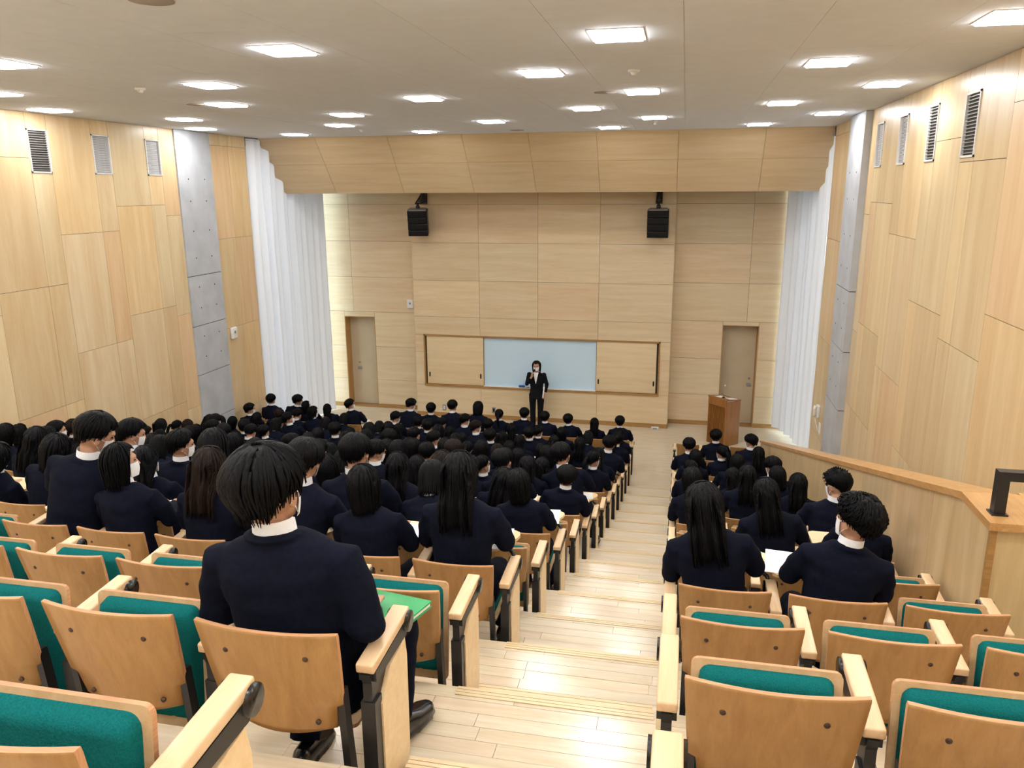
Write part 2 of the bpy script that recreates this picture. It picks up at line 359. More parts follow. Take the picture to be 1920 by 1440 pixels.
# concrete pillars
def pillar(name, x0, x1, y0, y1, face, label):
    p = struct(name, MB().box(x0 + (0 if face > 0 else 0.012), x1 - (0.012 if face > 0 else 0), y0 + 0.012, y1 - 0.012, -0.1, ZC - 0.001).mesh(name, 'grey_seal'), label)
    zs = [ZC, 4.07, 3.12, 2.17, 1.22, -0.1]
    for a, b in zip(zs, zs[1:]):
        link('concrete_block', MB().box(x0 - (0 if face > 0 else 0.0), x1, y0, y1, b + 0.007, a - 0.007).mesh('concrete_block', 'concrete'), p)
    xf = x1 if face > 0 else x0
    hole = MB().cyl((-0.002, 0, 0), 0.013, 0.004, 'x', 10).mesh('tie_hole', 'dark_void')
    for z in [5.85, 5.45, 4.9, 4.4, 3.85, 3.45, 2.9, 2.5]:
        for y in (y0 + 0.3, y1 - 0.28): link('tie_hole', hole, p, (xf, y, z))
pillar('trim_1', XL - 0.3, XL + 0.03, 13.14, 14.23, 1, 'grey concrete pillar between plywood panels on the window-side wall')
pillar('trim_2', XR - 0.10, XR + 0.3, 12.87, 13.95, -1, 'grey concrete pillar standing proud of the wall beside the telephone')
# access door in the right wall is a flush pair of panels with a shadow gap
# front wall
zs_ = [ZC, 5.29, 4.38, 3.47, 2.57, 1.66, 0.77, 0.10]
wf = backing('wall_front', MB().box(XL - 0.4, -8.59, YF + 0.016, YF + 0.5, -0.2, ZC).box(-8.59, -7.75, YF + 0.016, YF + 0.5, 2.44, ZC).box(-7.75, 1.0, YF + 0.016, YF + 0.5, -0.2, ZC)
             .box(1.0, 1.83, YF + 0.016, YF + 0.5, 2.48, ZC).box(1.83, XR + 0.4, YF + 0.016, YF + 0.5, -0.2, ZC).box(-9.5, 3.2, YF + 0.45, YF + 0.6, -0.2, ZC), 'front wall of pale plywood panels behind the speaker')
def fpanel(x0, x1, z0, z1, y=YF, par=None): panel(par or wf, 'y', y + 0.014, x0, x1, z0, z1, 'wall_ply_front', sgn=-1)
for a, b in zip(zs_[:4], zs_[1:5]):
    for x0, x1 in ((XL, -8.32), (-8.32, -6.4), (-0.3, 1.54), (1.54, XR)): fpanel(x0, x1, b, a)
for a, b in zip(zs_[4:7], zs_[5:8]):
    for x0, x1 in ((XL, -8.59), (-7.75, -6.4), (-0.3, 1.0), (1.83, XR)): fpanel(x0, x1, b, a)
fpanel(-8.59, -7.75, 2.44, 2.57); fpanel(1.0, 1.83, 2.48, 2.57)
# whiteboard block
wb = backing('wall_block', MB().box(-6.5, -0.19, BLK + 0.10, YF, 0, ZC).box(-6.5, -6.27, BLK + 0.016, BLK + 0.10, 0, ZC).box(-0.42, -0.19, BLK + 0.016, BLK + 0.10, 0, ZC)
             .box(-6.5, -0.19, BLK + 0.016, BLK + 0.10, 2.11, ZC).box(-6.5, -0.19, BLK + 0.016, BLK + 0.10, 0, 0.82), 'panelled block that carries the whiteboard')
bx = [-6.5, -4.81, -3.36, -1.90, -0.19]
for a, b in zip([ZC, 5.29, 4.38, 3.47, 2.57], [5.29, 4.38, 3.47, 2.57, 2.11]):
    for x0, x1 in zip(bx, bx[1:]): fpanel(x0, x1, b, a, BLK, wb)
for a, b in ((2.11, 1.67), (1.67, 0.82)):
    fpanel(-6.5, -6.26, b, a, BLK, wb); fpanel(-0.43, -0.19, b, a, BLK, wb)
for x0, x1 in ((-6.5, -4.81), (-4.81, -1.90), (-1.90, -0.19)): fpanel(x0, x1, 0.10, 0.82, BLK, wb)
for x, s in ((-6.5, -1), (-0.19, 1)):
    for a, b in zip([ZC, 5.29, 4.38, 3.47, 2.57, 1.66, 0.77], [5.29, 4.38, 3.47, 2.57, 1.66, 0.77, 0.10]):
        panel(wb, 'x', x, BLK, YF, b, a, 'wall_ply_front', sgn=s, th=0.006)
def base(name, x0, x1, y): struct(name, MB().box(x0, x1, y - 0.012, y + 0.02, 0, 0.10).mesh(name, 'trim_oak'), 'low oak baseboard strip')
base('baseboard_front', XL, -8.6, YF); base('baseboard_front', -7.75, -6.5, YF); base('baseboard_block', -6.5, -0.19, BLK); base('baseboard_front', -0.18, 1.0, YF); base('baseboard_front', 1.83, XR, YF)
# doors in their niches
def door(name, x0, x1, zt, hx, label):
    d = struct(name, MB().box(x0 + 0.02, x1 - 0.02, YF + 0.30, YF + 0.34, 0.02, zt - 0.02).mesh(name, 'door_paint'), label)
    link('door_frame', MB().box(x0, x0 + 0.014, YF, YF + 0.45, 0, zt).box(x1 - 0.014, x1, YF, YF + 0.45, 0, zt).box(x0, x1, YF, YF + 0.45, zt - 0.014, zt).mesh('door_frame', 'trim_niche'), d)
    link('sill', MB().box(x0, x1, YF, YF + 0.45, -0.01, 0.012).mesh('sill', 'trim_oak'), d)
    hd = link('door_handle', MB().bbox(hx - 0.055, hx + 0.055, YF + 0.275, YF + 0.30, 0.955, 1.035, 0.006).mesh('door_handle', 'grey_metal'), d)
    link('lock', MB().cyl((hx, YF + 0.285, 1.15), 0.025, 0.016, 'y', 14).mesh('lock', 'grey_metal'), d)
wood('trim_niche', srgb(200, 160, 104), srgb(178, 136, 82), (6.0, 6.0, 0.6), 1.6, 0.45, 0.3, tint=False)
door('door_1', -8.59, -7.75, 2.44, -8.36, 'beige door set back in a plywood niche on the window side'); door('door_2', 1.0, 1.83, 2.48, 1.70, 'beige door set back in a plywood niche behind the lectern')
# back wall
struct('wall_back', MB().box(XL - 0.3, XR + 0.3, YB - 0.2, YB, 0, ZC).mesh('wall_back', 'wall_ply_side'), 'plain plywood wall behind the last row')
# ceiling
ce = struct('ceiling', MB().box(XL - 0.5, XR + 0.5, YB - 0.2, YF + 0.6, ZC + 0.014, ZC + 0.3).mesh('ceiling', 'ceiling_paint'), 'smooth off-white ceiling with square lights')
cyl_ = [YB + (16.03 - YB) * k / 11 for k in range(12)]; cxl = [XL - 0.02 + (XR - XL + 0.04) * k / 13 for k in range(14)]
for j in range(11):
    for k in range(13):
        link('ceiling_board', MB().box(cxl[k] + 0.0012, cxl[k + 1] - 0.0012, cyl_[j] + 0.0012, cyl_[j + 1] - 0.0012, ZC, ZC + 0.013).mesh('ceiling_board', 'ceiling_paint'), ce)
# sloping valance over the front
va = struct('trim_3', MB().prism([(16.06, ZC), (17.0, 5.585), (17.06, 5.585), (17.06, ZC)], XL + 0.02, XR + 0.07, 'yz').mesh('trim_3', 'trim_niche'), 'sloping plywood bulkhead under the ceiling above the stage')
vx = [XL + 0.03, -7.70, -6.09, -4.49, -3.12, -1.76, -0.18, 1.43, XR + 0.06]
P0, P1, P2 = Vector((0, 16.03, ZC)), Vector((0, 16.48, 6.182)), Vector((0, 17.0, 5.56)); nv_ = Vector((0, -1.16, -0.97)).normalized()
for x0, x1 in zip(vx, vx[1:]):
    for A, B in ((P0, P1), (P1, P2)):
        d = (B - A).normalized() * 0.003; a, b = A + d, B - d
        q = [Vector((x0 + 0.003, a.y, a.z)), Vector((x1 - 0.003, a.y, a.z)), Vector((x1 - 0.003, b.y, b.z)), Vector((x0 + 0.003, b.y, b.z))]
        link('panel', MB().add(q + [v - nv_ * 0.016 for v in q], [(0, 1, 2, 3), (7, 6, 5, 4), (0, 4, 5, 1), (1, 5, 6, 2), (2, 6, 7, 3), (3, 7, 4, 0)]).mesh('panel', 'valance_ply'), va, color=tone(0.8))
# windows behind the curtains
def window(name, x, sgn, y0, y1, label):
    w = struct(name, MB().box(min(x, x + sgn * 0.06), max(x, x + sgn * 0.06), y0, y1, 0.0, 0.04).box(min(x, x + sgn * 0.06), max(x, x + sgn * 0.06), y0, y1, 6.5, 6.55).mesh(name, 'grey_metal'), label)
    ny = 3
    for k in range(ny + 1):
        y = y0 + (y1 - y0) * k / ny
        link('mullion', MB().box(min(x, x + sgn * 0.06), max(x, x + sgn * 0.06), y - 0.025, y + 0.025, 0.04, 6.5).mesh('mullion', 'grey_metal'), w)
    for k in range(ny):
        ya, yb = y0 + (y1 - y0) * k / ny + 0.025, y0 + (y1 - y0) * (k + 1) / ny - 0.025
        for z0, z1 in ((0.04, 2.2), (2.2, 4.4), (4.4, 6.5)):
            link('pane', MB().box(min(x + sgn * 0.025, x + sgn * 0.032), max(x + sgn * 0.025, x + sgn * 0.032), ya, yb, z0 + 0.012, z1 - 0.012).mesh('pane', 'window_glass'), w)
window('window_1', XL - 0.12, -1, 15.62, 18.93, 'tall window behind the sheer curtain on the panelled side wall'); window('window_2', XR + 0.12, 1, 15.87, 18.93, 'tall window behind the sheer curtain beside the telephone')
# ground outside
struct('floor_outside', MB().box(-40, XL - 0.35, 0, 40, -0.3, -0.2).box(XR + 0.35, 40, 0, 40, -0.3, -0.2).mesh('floor_outside', 'outside_paving'), 'pale paving outside the windows') if noisy('outside_paving', srgb(200, 198, 190), srgb(186, 184, 176), 2.0, 0.9, 0.1) else None

# ------------------------------------------------------------------ curtains
def curtain(path, z0, z1, pleats, amp, label, name='sheer_curtain'):
    pts = [Vector(p) for p in path]; seg = [(b - a).length for a, b in zip(pts, pts[1:])]; tot = sum(seg); n = pleats * 10
    def at(s):
        for a, b, l in zip(pts, pts[1:], seg):
            if s <= l or b is pts[-1]: d = (b - a).normalized(); return a + d * s, d
            s -= l
    vs = []; fs = []; nz = 14
    for j in range(nz + 1):
        z = z0 + (z1 - z0) * j / nz
        for i in range(n + 1):
            p, d = at(tot * i / n); nn = Vector((-d.y, d.x, 0)); ph = 2 * math.pi * pleats * i / n
            w = amp * (math.sin(ph + 0.5 * math.sin(ph * 0.37)) + 0.35 * math.sin(ph * 0.53 + 1.0)) * (0.75 + 0.35 * math.sin(i * 0.05))
            w += amp * 0.35 * noise.noise(Vector((i * 0.09, z * 0.5, 3)))
            vs.append((p.x + nn.x * w, p.y + nn.y * w, z))
    for j in range(nz):
        for i in range(n): a = j * (n + 1) + i; fs.append((a, a + 1, a + n + 2, a + n + 1))
    t = thing(name, label, 'curtain', (0, 0, 0))
    link('cloth', MB().add(vs, fs, 0, True).mesh('cloth', 'curtain_sheer'), t)
    link('curtain_track', MB().tube([(p.x, p.y, z1 + 0.02) for p in pts], 0.018, 6).mesh('curtain_track', 'white_plastic'), t)
curtain([(-9.02, 15.55, 0), (-8.98, 17.0, 0), (-8.92, 18.0, 0), (-8.80, 18.62, 0)], 0.03, 6.66, 12, 0.075, 'floor-length white sheer curtain along the concrete-pillared window-side wall')
curtain([(2.22, 18.93, 0), (2.32, 18.62, 0), (2.50, 18.30, 0), (2.66, 17.7, 0), (2.66, 16.0, 0)], 0.13, 6.66, 10, 0.075, 'floor-length white sheer curtain beside the wall telephone and lectern')

# ------------------------------------------------------------------ ceiling lights and discs
lf = MB(); 
for a, b, c, d in ((-0.20, -0.18, -0.23, 0.23), (0.18, 0.20, -0.23, 0.23), (-0.18, 0.18, -0.23, -0.21), (-0.18, 0.18, 0.21, 0.23)): lf.box(a, b, c, d, -0.006, 0.0)
lf = lf.mesh('frame', 'white_plastic'); ld = MB().bbox(-0.18, 0.18, -0.21, 0.21, -0.020, 0.010, 0.008).mesh('diffuser', 'lamp_diffuser')  # added drop: glowing sides hang below the ceiling to brighten it
even = [-8.51, -5.85, -3.18, -0.54, 2.07]; odd = [-7.65, -4.95, -1.41, 1.21]
for j, y in enumerate([6.18, 7.93, 9.70, 11.45, 13.20, 15.08, 4.43, 2.67, 0.92, -0.84, -2.6]):
    e = (j % 2 == 0) if j < 6 else (j % 2 == 1)
    for x in (even if e else odd):
        t = thing('ceiling_light', 'square ceiling light with a glowing white diffuser', 'ceiling light', (x, y, ZC), 0, 'square ceiling lights')
        link('frame', lf, t); link('diffuser', ld, t)
dd = MB().cyl((0, 0, -0.02), 0.055, 0.02, 'z', 18).tube([(0, 0, -0.02), (0, 0, -0.05)], [0.035, 0.022], 14).mesh('smoke_detector', 'white_plastic')
for x, y, w in ((-5.83, 7.98, 'over the middle seats near the back'), (-0.53, 7.98, 'over the stepped aisle'), (-5.87, 14.18, 'over the front seats by the side aisle'), (-0.56, 14.06, 'over the foot of the stepped aisle')):
    thing('smoke_detector', 'small white smoke detector on the ceiling ' + w, 'smoke detector', (x, y, ZC), 0, 'smoke detectors', dd)
sd = MB().cyl((0, 0, -0.006), 0.13, 0.006, 'z', 28).mesh('ceiling_speaker', 'ceiling_disc')if noisy('ceiling_disc', srgb(170, 160, 150), srgb(160, 150, 140), 200.0, 0.8, 0.2) else None
for x, y, w in ((-3.11, 4.45, 'behind the lights of the back rows'), (-6.23, 9.63, 'close to a light by the panelled wall'), (-0.97, 9.70, 'between two lights over the aisle'), (-3.18, 15.29, 'close to the sloping bulkhead')):
    thing('ceiling_speaker', 'flat round beige speaker disc in the ceiling ' + w, 'ceiling speaker', (x, y, ZC), 0, 'ceiling speakers', sd)

# ------------------------------------------------------------------ whiteboard
t = thing('whiteboard', 'long wall-mounted whiteboard with sliding plywood covers in an oak frame', 'whiteboard', (0, BLK, 0))
link('frame', MB().box(-6.27, -6.235, -0.02, 0.10, 0.80, 2.12).box(-0.455, -0.42, -0.02, 0.10, 0.80, 2.12).box(-6.27, -0.42, -0.02, 0.10, 2.085, 2.12).box(-6.27, -0.42, -0.035, 0.10, 0.80, 0.845).mesh('frame', 'trim_oak'), t)
link('board', MB().box(-4.78, -1.86, 0.06, 0.085, 0.845, 2.085).mesh('board', 'whiteboard'), t)
for x0, x1, hs in ((-6.20, -4.74, (-6.14, -4.81)), (-1.92, -0.50, (-1.87, -0.55))):
    s = link('sliding_cover', MB().bbox(x0, x1, 0.012, 0.040, 0.85, 2.08, 0.003).mesh('sliding_cover', 'wall_ply_front'), t, color=(1.04, 1.03, 0.98, 1))
    for hx in hs: link('finger_pull', MB().bbox(hx - 0.017, hx + 0.017, 0.008, 0.014, 1.03, 1.15, 0.003).mesh('finger_pull', 'black_plastic'), s)
link('edge_bar', MB().box(-4.76, -4.725, 0.035, 0.075, 0.845, 2.085).box(-1.935, -1.90, 0.035, 0.075, 0.845, 2.085).mesh('edge_bar', 'trim_oak'), t)
link('pen_tray', MB().box(-4.73, -1.93, -0.03, 0.06, 0.845, 0.858).mesh('pen_tray', 'white_plastic'), t)
t = thing('board_eraser', 'blue whiteboard eraser on the pen tray beside the speaker', 'eraser', (-3.76, BLK - 0.002, 0.858)); link('grip', MB().bbox(-0.075, 0.075, -0.024, 0.026, 0.018, 0.055, 0.008).mesh('grip', 'blue_plastic'), t); link('felt', MB().box(-0.072, 0.072, -0.022, 0.024, 0, 0.018).mesh('felt', 'grey_cloth'), t)
t = thing('marker', 'dark whiteboard marker lying on the pen tray', 'marker', (-3.60, BLK - 0.005, 0.868)); link('barrel', MB().cyl((-0.05, 0, 0), 0.009, 0.085, 'x', 10).mesh('barrel', 'black_plastic'), t); link('cap', MB().cyl((0.035, 0, 0), 0.010, 0.035, 'x', 10).mesh('cap', 'white_plastic'), t)

# ------------------------------------------------------------------ loudspeakers on wall arms
def loudspeaker(x, y, z, rz, tilt, label):
    t = thing('loudspeaker', label, 'loudspeaker', (x, y, z), rz)
    RT = Matrix.Rotation(tilt, 4, 'X')
    for k in range(4):
        link('cabinet_module', MB().bbox(-0.235, 0.235, -0.02, 0.26, -0.075, 0.072, 0.012, 0, RT @ Matrix.Translation((0, 0, 0.225 - 0.15 * k))).mesh('cabinet_module', 'black_plastic'), t)
        link('grille', MB().bbox(-0.222, 0.222, -0.034, -0.018, -0.068, 0.066, 0.008, 0, RT @ Matrix.Translation((0, 0, 0.225 - 0.15 * k))).mesh('grille', 'speaker_grille'), t)
    link('top_plate', MB().bbox(-0.20, 0.20, 0.0, 0.22, 0.297, 0.325, 0.004, 0, RT).mesh('top_plate', 'grey_metal'), t)
    link('swivel', MB().cyl((0, 0.10, 0.31), 0.05, 0.05, 'z').ball((0, 0.10, 0.38), 0.05).cyl((0, 0.10, 0.40), 0.03, 0.06, 'z').mesh('swivel', 'black_metal'), t)
    arm = MB(); c = Matrix.Rotation(-rz, 4, 'Z')
    yw = BLK - y - 0.012
    for sx in (-0.05, 0.05):
        for a, b in (((sx, 0.10, 0.46), (sx, 0, 0.72)), ((sx, 0.10, 0.46), (sx, 0, 0.47))):
            e = c @ Vector((sx, yw, 0)); arm.tube([a, (e.x, e.y, b[2])], 0.016, 8)
    for k in range(3):
        u = 0.25 + 0.25 * k; e = c @ Vector((0, yw, 0)); p = Vector((0, 0.10, 0.46)).lerp(Vector((e.x, e.y, 0.66)), u); arm.bbox(p.x - 0.06, p.x + 0.06, p.y - 0.02, p.y + 0.02, p.z - 0.02, p.z + 0.03, 0.005)
    link('wall_arm', arm.mesh('wall_arm', 'black_metal'), t)
    e = c @ Vector((0, yw - 0.01, 0.6)); link('wall_plate', MB().box(-0.07, 0.07, -0.01, 0.01, -0.16, 0.16, 0, Matrix.Translation(e) @ c).mesh('wall_plate', 'black_metal'), t)
loudspeaker(-6.13, 17.95, 4.86, R_(12), R_(14), 'black loudspeaker stack turned inward on a wall arm, nearer the window-side door')
loudspeaker(-0.57, 17.95, 4.86, 0.0, R_(10), 'black loudspeaker stack facing straight out on a wall arm, above the lectern side')

# ------------------------------------------------------------------ small wall fittings
def wallbox(name, label, cat, x0, x1, y0, y1, z0, z1, mat, r=0.01, extra=None):
    t = thing(name, label, cat, (0, 0, 0)); link('housing', MB().bbox(x0, x1, y0, y1, z0, z1, r).mesh('housing', mat), t)
    if extra: link(extra[0], extra[1], t)
wallbox('wall_unit', 'small white rounded box on the wall beside the concrete pillar', 'wall box', XL, XL + 0.06, 14.37, 14.57, 2.66, 2.90, 'white_plastic', 0.02, ('lens', MB().cyl((XL + 0.06, 14.47, 2.80), 0.03, 0.006, 'x', 14).mesh('lens', 'grey_metal')))
wallbox('wall_unit', 'small white box high on the front wall beside the panelled block', 'wall box', -6.83, -6.66, 18.93, 19.0, 2.69, 2.91, 'white_plastic', 0.02, ('lens', MB().cyl((-6.75, 18.924, 2.82), 0.025, 0.006, 'y', 14).mesh('lens', 'grey_metal')))
for x, w, m in ((-5.78, 'nearer the window-side door', 'white_plastic'), (-4.48, 'nearer the speaker', 'grey_metal')):
    wallbox('power_socket', 'small %s socket plate low on the block, %s' % ('white' if m == 'white_plastic' else 'grey', w), 'socket', x - 0.045, x + 0.045, BLK - 0.012, BLK, 0.16, 0.31, 'grey_metal', 0.004, ('insert', MB().bbox(x - 0.022, x + 0.022, BLK - 0.016, BLK - 0.010, 0.19, 0.28, 0.002).mesh('insert', m if m == 'white_plastic' else 'dark_void')))
wallbox('floor_socket', 'small white socket box on the floor at the end of the whiteboard block', 'socket', -0.56, -0.38, BLK - 0.13, BLK - 0.03, 0.0, 0.05, 'white_plastic', 0.01, ('insert', MB().bbox(-0.52, -0.42, BLK - 0.136, BLK - 0.128, 0.012, 0.038, 0.002).mesh('insert', 'grey_metal')))
t = thing('wall_telephone', 'white wall telephone with hanging card beside the concrete pillar', 'telephone', (XR, 14.95, 1.5))
link('body', MB().bbox(-0.06, 0, -0.09, 0.09, -0.02, 0.20, 0.015).mesh('body', 'white_plastic'), t)
link('handset', MB().tube([(-0.085, -0.05, 0.20), (-0.105, -0.05, 0.14), (-0.105, -0.05, 0.06), (-0.085, -0.05, 0.0)], [0.032, 0.02, 0.02, 0.032], 12).mesh('handset', 'white_plastic'), t)
link('cord', MB().tube([(-0.08, -0.05, -0.01), (-0.07, -0.08, -0.10), (-0.04, -0.12, -0.20), (-0.02, -0.14, -0.30)], 0.007, 8).mesh('cord', 'white_plastic'), t)
link('card', MB().box(-0.012, 0, -0.24, -0.10, -0.30, -0.10).mesh('card', 'paper'), t)

# ------------------------------------------------------------------ half wall beside the seats
def hz(y): return 3.915 - (y - 4.6) * 0.2905 if y > 4.6 else 3.915
hw = struct('wall_half', MB().prism([(4.30, -0.1), (15.0, -0.1), (15.0, hz(15.0) - .001), (4.6, 3.914), (4.30, 3.914)], 1.637, 1.86, 'yz').box(1.640, XR, 4.216, 4.40, -0.1, 3.913).mesh('wall_half', 'half_wall_ply'), 'pale plywood half wall sloping down beside the seats')
ye = [4.20, 5.11, 6.02, 6.93, 7.84, 8.75, 9.66, 10.57, 11.48, 12.39, 13.30, 14.21, 15.0]
for a, b in zip(ye, ye[1:]):
    pts = [(a + 0.002, -0.05), (b - 0.002, -0.05), (b - 0.002, hz(b)), (4.6, hz(4.6)), (a + 0.002, hz(a))] if a < 4.6 else [(a + 0.002, -0.05), (b - 0.002, -0.05), (b - 0.002, hz(b)), (a + 0.002, hz(a))]
    link('panel', MB().prism(pts, 1.622, 1.636, 'yz').mesh('panel', 'half_wall_ply'), hw, color=tone())
link('end_panel', MB().box(1.655, XR - 0.003, 4.20, 4.214, -0.05, 3.912).mesh('end_panel', 'half_wall_ply'), hw, color=(0.95, 0.96, 0.88, 1))
link('corner_strip', MB().box(1.620, 1.652, 4.188, 4.214, -0.05, 3.912).mesh('corner_strip', 'trim_oak'), hw)
ct = 0.042
cap = MB().prism([(4.60, 3.915), (15.02, hz(15.02)), (15.02, hz(15.02) + ct), (4.60, 3.915 + ct)], 1.60, 1.90, 'yz').prism([(1.60, 4.16), (XR, 4.16), (XR, 4.64), (1.90, 4.64), (1.90, 4.60), (1.60, 4.60)], 3.915, 3.915 + ct, 'xy')
link('cap', cap.mesh('cap', 'cap_oak'), hw)
t = thing('handrail', 'black square steel handrail standing on the half wall cap', 'handrail', (1.68, 4.30, 3.957))
link('post', MB().box(-0.028, 0.028, -0.028, 0.028, 0, 0.19).mesh('post', 'black_metal'), t); link('rail', MB().box(-0.028, XR - 1.70, -0.028, 0.028, 0.19, 0.24).mesh('rail', 'black_metal'), t)
link('foot_plate', MB().box(-0.04, 0.04, -0.04, 0.04, 0, 0.008).mesh('foot_plate', 'black_metal'), t)
link('post', MB().box(XR - 1.68 - 0.06, XR - 1.68 - 0.004, -0.028, 0.028, 0, 0.19).mesh('post', 'black_metal'), t)

# ------------------------------------------------------------------ lectern
t = thing('lectern', 'brown wooden lectern with a slatted front turned towards the seats', 'lectern', (1.065, 17.655, 0), R_(-45))
# local: -y = slatted front (faces the seats), +x = plain side
W, D, Hh = 0.26, 0.235, 1.08
link('side_panel', MB().bbox(W - 0.025, W, -D, D, 0, Hh - 0.06, 0.004).mesh('side_panel', 'lectern_wood'), t)
link('side_panel', MB().bbox(-W, -W + 0.025, -D, D, 0, Hh - 0.06, 0.004).mesh('side_panel', 'lectern_wood'), t)
link('back_panel', MB().bbox(-W + 0.026, W - 0.026, -D + 0.06, -D + 0.08, 0, Hh - 0.06, 0.003).mesh('back_panel', 'lectern_gap_shade'), t)  # darkened wood: shade between the slats is put into its colour
link('header', MB().bbox(-W, W, -D - 0.005, -D + 0.03, Hh - 0.17, Hh + 0.0, 0.004).mesh('header', 'lectern_wood'), t)
link('top', MB().add([(-W - .01, -D - .01, Hh - .01), (W + .01, -D - .01, Hh - .01), (W + .01, D, Hh - .07), (-W - .01, D, Hh - .07), (-W - .01, -D - .01, Hh + .02), (W + .01, -D - .01, Hh + .02), (W + .01, D, Hh - .04), (-W - .01, D, Hh - .04)], [(3, 2, 1, 0), (4, 5, 6, 7), (0, 1, 5, 4), (1, 2, 6, 5), (2, 3, 7, 6), (3, 0, 4, 7)]).mesh('top', 'lectern_wood'), t)
sl = MB().bbox(-0.007, 0.007, -0.018, 0.018, 0.0, Hh - 0.18, 0.003).mesh('slat', 'lectern_wood')
for k in range(12): link('slat', sl, t, (-W + 0.05 + k * (2 * W - 0.10) / 11, -D + 0.02, 0.0))
mt = thing('gooseneck_microphone', 'thin gooseneck microphone rising from the lectern top', 'microphone', (1.03, 17.58, 1.10)); link('stem', MB().tube([(0, 0, 0), (0, 0.02, 0.13), (0.02, 0.05, 0.22)], 0.004, 8).mesh('stem', 'grey_metal'), mt); link('head', MB().ball((0.025, 0.055, 0.245), (0.016, 0.016, 0.024)).mesh('head', 'white_plastic'), mt); link('base', MB().cyl((0, 0, -0.02), 0.03, 0.02, 'z').mesh('base', 'black_plastic'), mt)
LT = Matrix.Translation((1.065, 17.655, 0)) @ Matrix.Rotation(R_(-45), 4, 'Z') @ Matrix.Translation((0, 0, 1.068)) @ Matrix.Rotation(math.atan2(-0.06, 0.48), 4, 'X')
for dx, dy, r, w in ((-0.08, -0.04, 8, 'nearer the slatted front corner'), (0.15, 0.05, -6, 'beside the gooseneck microphone')):
    o = thing('paper_sheet', 'white paper sheet on the lectern top, ' + w, 'paper', (0, 0, 0), 0, 'papers on the lectern', MB().box(-0.085, 0.085, -0.12, 0.12, 0.0, 0.003).mesh('paper_sheet', 'paper'))
    o.matrix_world = LT @ Matrix.Translation((dx, dy, 0.0)) @ Matrix.Rotation(R_(r), 4, 'Z')

# ------------------------------------------------------------------ tip-up seats
def back_mesh():
    """curved plywood back: rear and front skins in beech, thin ply edge"""
    rows = [(0.0, .158), (.06, .166), (.28, .176), (.31, .196), (.5, .202), (.75, .209), (.97, .214), (1.0, .213)]
    nx = 12; vs = []; fr = []; mb = MB()
    def P(u, v, w, side):
        x = u * w; z = 0.405 + 0.365 * v + (0.018 * u * u if v == 0 else 0)
        y = -0.005 - 0.075 * v - 0.030 * (1 - u * u) + (0.007 if side else -0.007)
        return (x, y, z)
    for side in (0, 1):
        for v, w in rows:
            for k in range(nx + 1): vs.append(P(-1 + 2 * k / nx, v, w, side))
    nr = len(rows); S = nr * (nx + 1); f0 = []; fe = []
    for j in range(nr - 1):
        for k in range(nx):
            a = j * (nx + 1) + k
            f0.append((a, a + 1, a + nx + 2, a + nx + 1)); f0.append((S + a, S + a + nx + 1, S + a + nx + 2, S + a + 1))
    for k in range(nx):
        fe.append((k, k + 1, S + k + 1, S + k)); t = (nr - 1) * (nx + 1) + k; fe.append((t, t + 1, S + t + 1, S + t))
    for j in range(nr - 1):
        a = j * (nx + 1); b = a + nx; fe.append((a, a + nx + 1, S + a + nx + 1, S + a)); fe.append((b, b + nx + 1, S + b + nx + 1, S + b))
    mb.add(vs, f0, 0, True); o = 0
    mb.f += fe; mb.m += [1] * len(fe); mb.sm += [False] * len(fe)
    return mb.mesh('backrest', 'beech_back', 'ply_edge')
def rrect(x0, x1, y0, y1, r, n=5, skip=()):
    pts = []
    for i, (cx, cy, a) in enumerate(((x1 - r, y1 - r, 0), (x0 + r, y1 - r, 90), (x0 + r, y0 + r, 180), (x1 - r, y0 + r, 270))):
        for k in range(n + 1):
            t = math.radians(a + 90 * k / n); pts.append((cx + r * math.cos(t), cy + r * math.sin(t)))
    return pts
SEATB = MB().prism(rrect(-.193, .193, 0, .43, .020), 0, .013, 'xy', 0, 1).mesh('seat', 'beech_seat', 'ply_edge')
def cushion_mesh():
    nx, ny = 32, 20; vs = []; fs = []
    for j in range(ny + 1):
        for i in range(nx + 1):
            u = -1 + 2 * i / nx; v = j / ny; x = u * .172; y = .04 + v * .375
            ex = min(1, (1 - abs(u)) * .172 / .02); ey = min(1, v * .375 / .02, (1 - v) * .375 / .02)
            r = .03; dx = max(0, abs(x) - (.172 - r)); dyy = max(0, y - (.415 - r), (.04 + r) - y); 
            if dx > 0 and dyy > 0:
                d = math.hypot(dx, dyy)
                if d > r: x -= math.copysign((d - r) * dx / d, x); y += (-(d - r) if y > .2 else (d - r)) * dyy / d
                e = max(0, 1 - d / r)
                h = math.sqrt(max(0, 1 - (1 - min(1, e * 1.5)) ** 2))
            else: h = math.sqrt(max(0, 1 - (1 - min(ex, ey)) ** 2))
            seam = 0.004 * max(0, 1 - abs(((u + 1) * 2) % 1 - 0.0) * 12) if .05 < (u + 1) / 2 < .95 else 0
            seam += 0.004 * max(0, 1 - abs(1 - ((u + 1) * 2) % 1) * 12) if .05 < (u + 1) / 2 < .95 else 0
            vs.append((x, y, .013 + .040 * h * (1 - .1 * abs(v - .5)) - seam * h))
    for j in range(ny):
        for i in range(nx): a = j * (nx + 1) + i; fs.append((a, a + 1, a + nx + 2, a + nx + 1))
    return MB().add(vs, fs, 0, True).mesh('cushion', 'teal_fabric')
CUSH = cushion_mesh(); BACK = back_mesh()
ARM = MB().bbox(-.0275, .0275, 0.0, .305, -.030, 0.0, .006).mesh('armrest', 'beech_arm')
ARMM = Matrix.Translation((0, 0, .630)) @ Matrix.Rotation(math.atan2(.02, .305), 4, 'X')
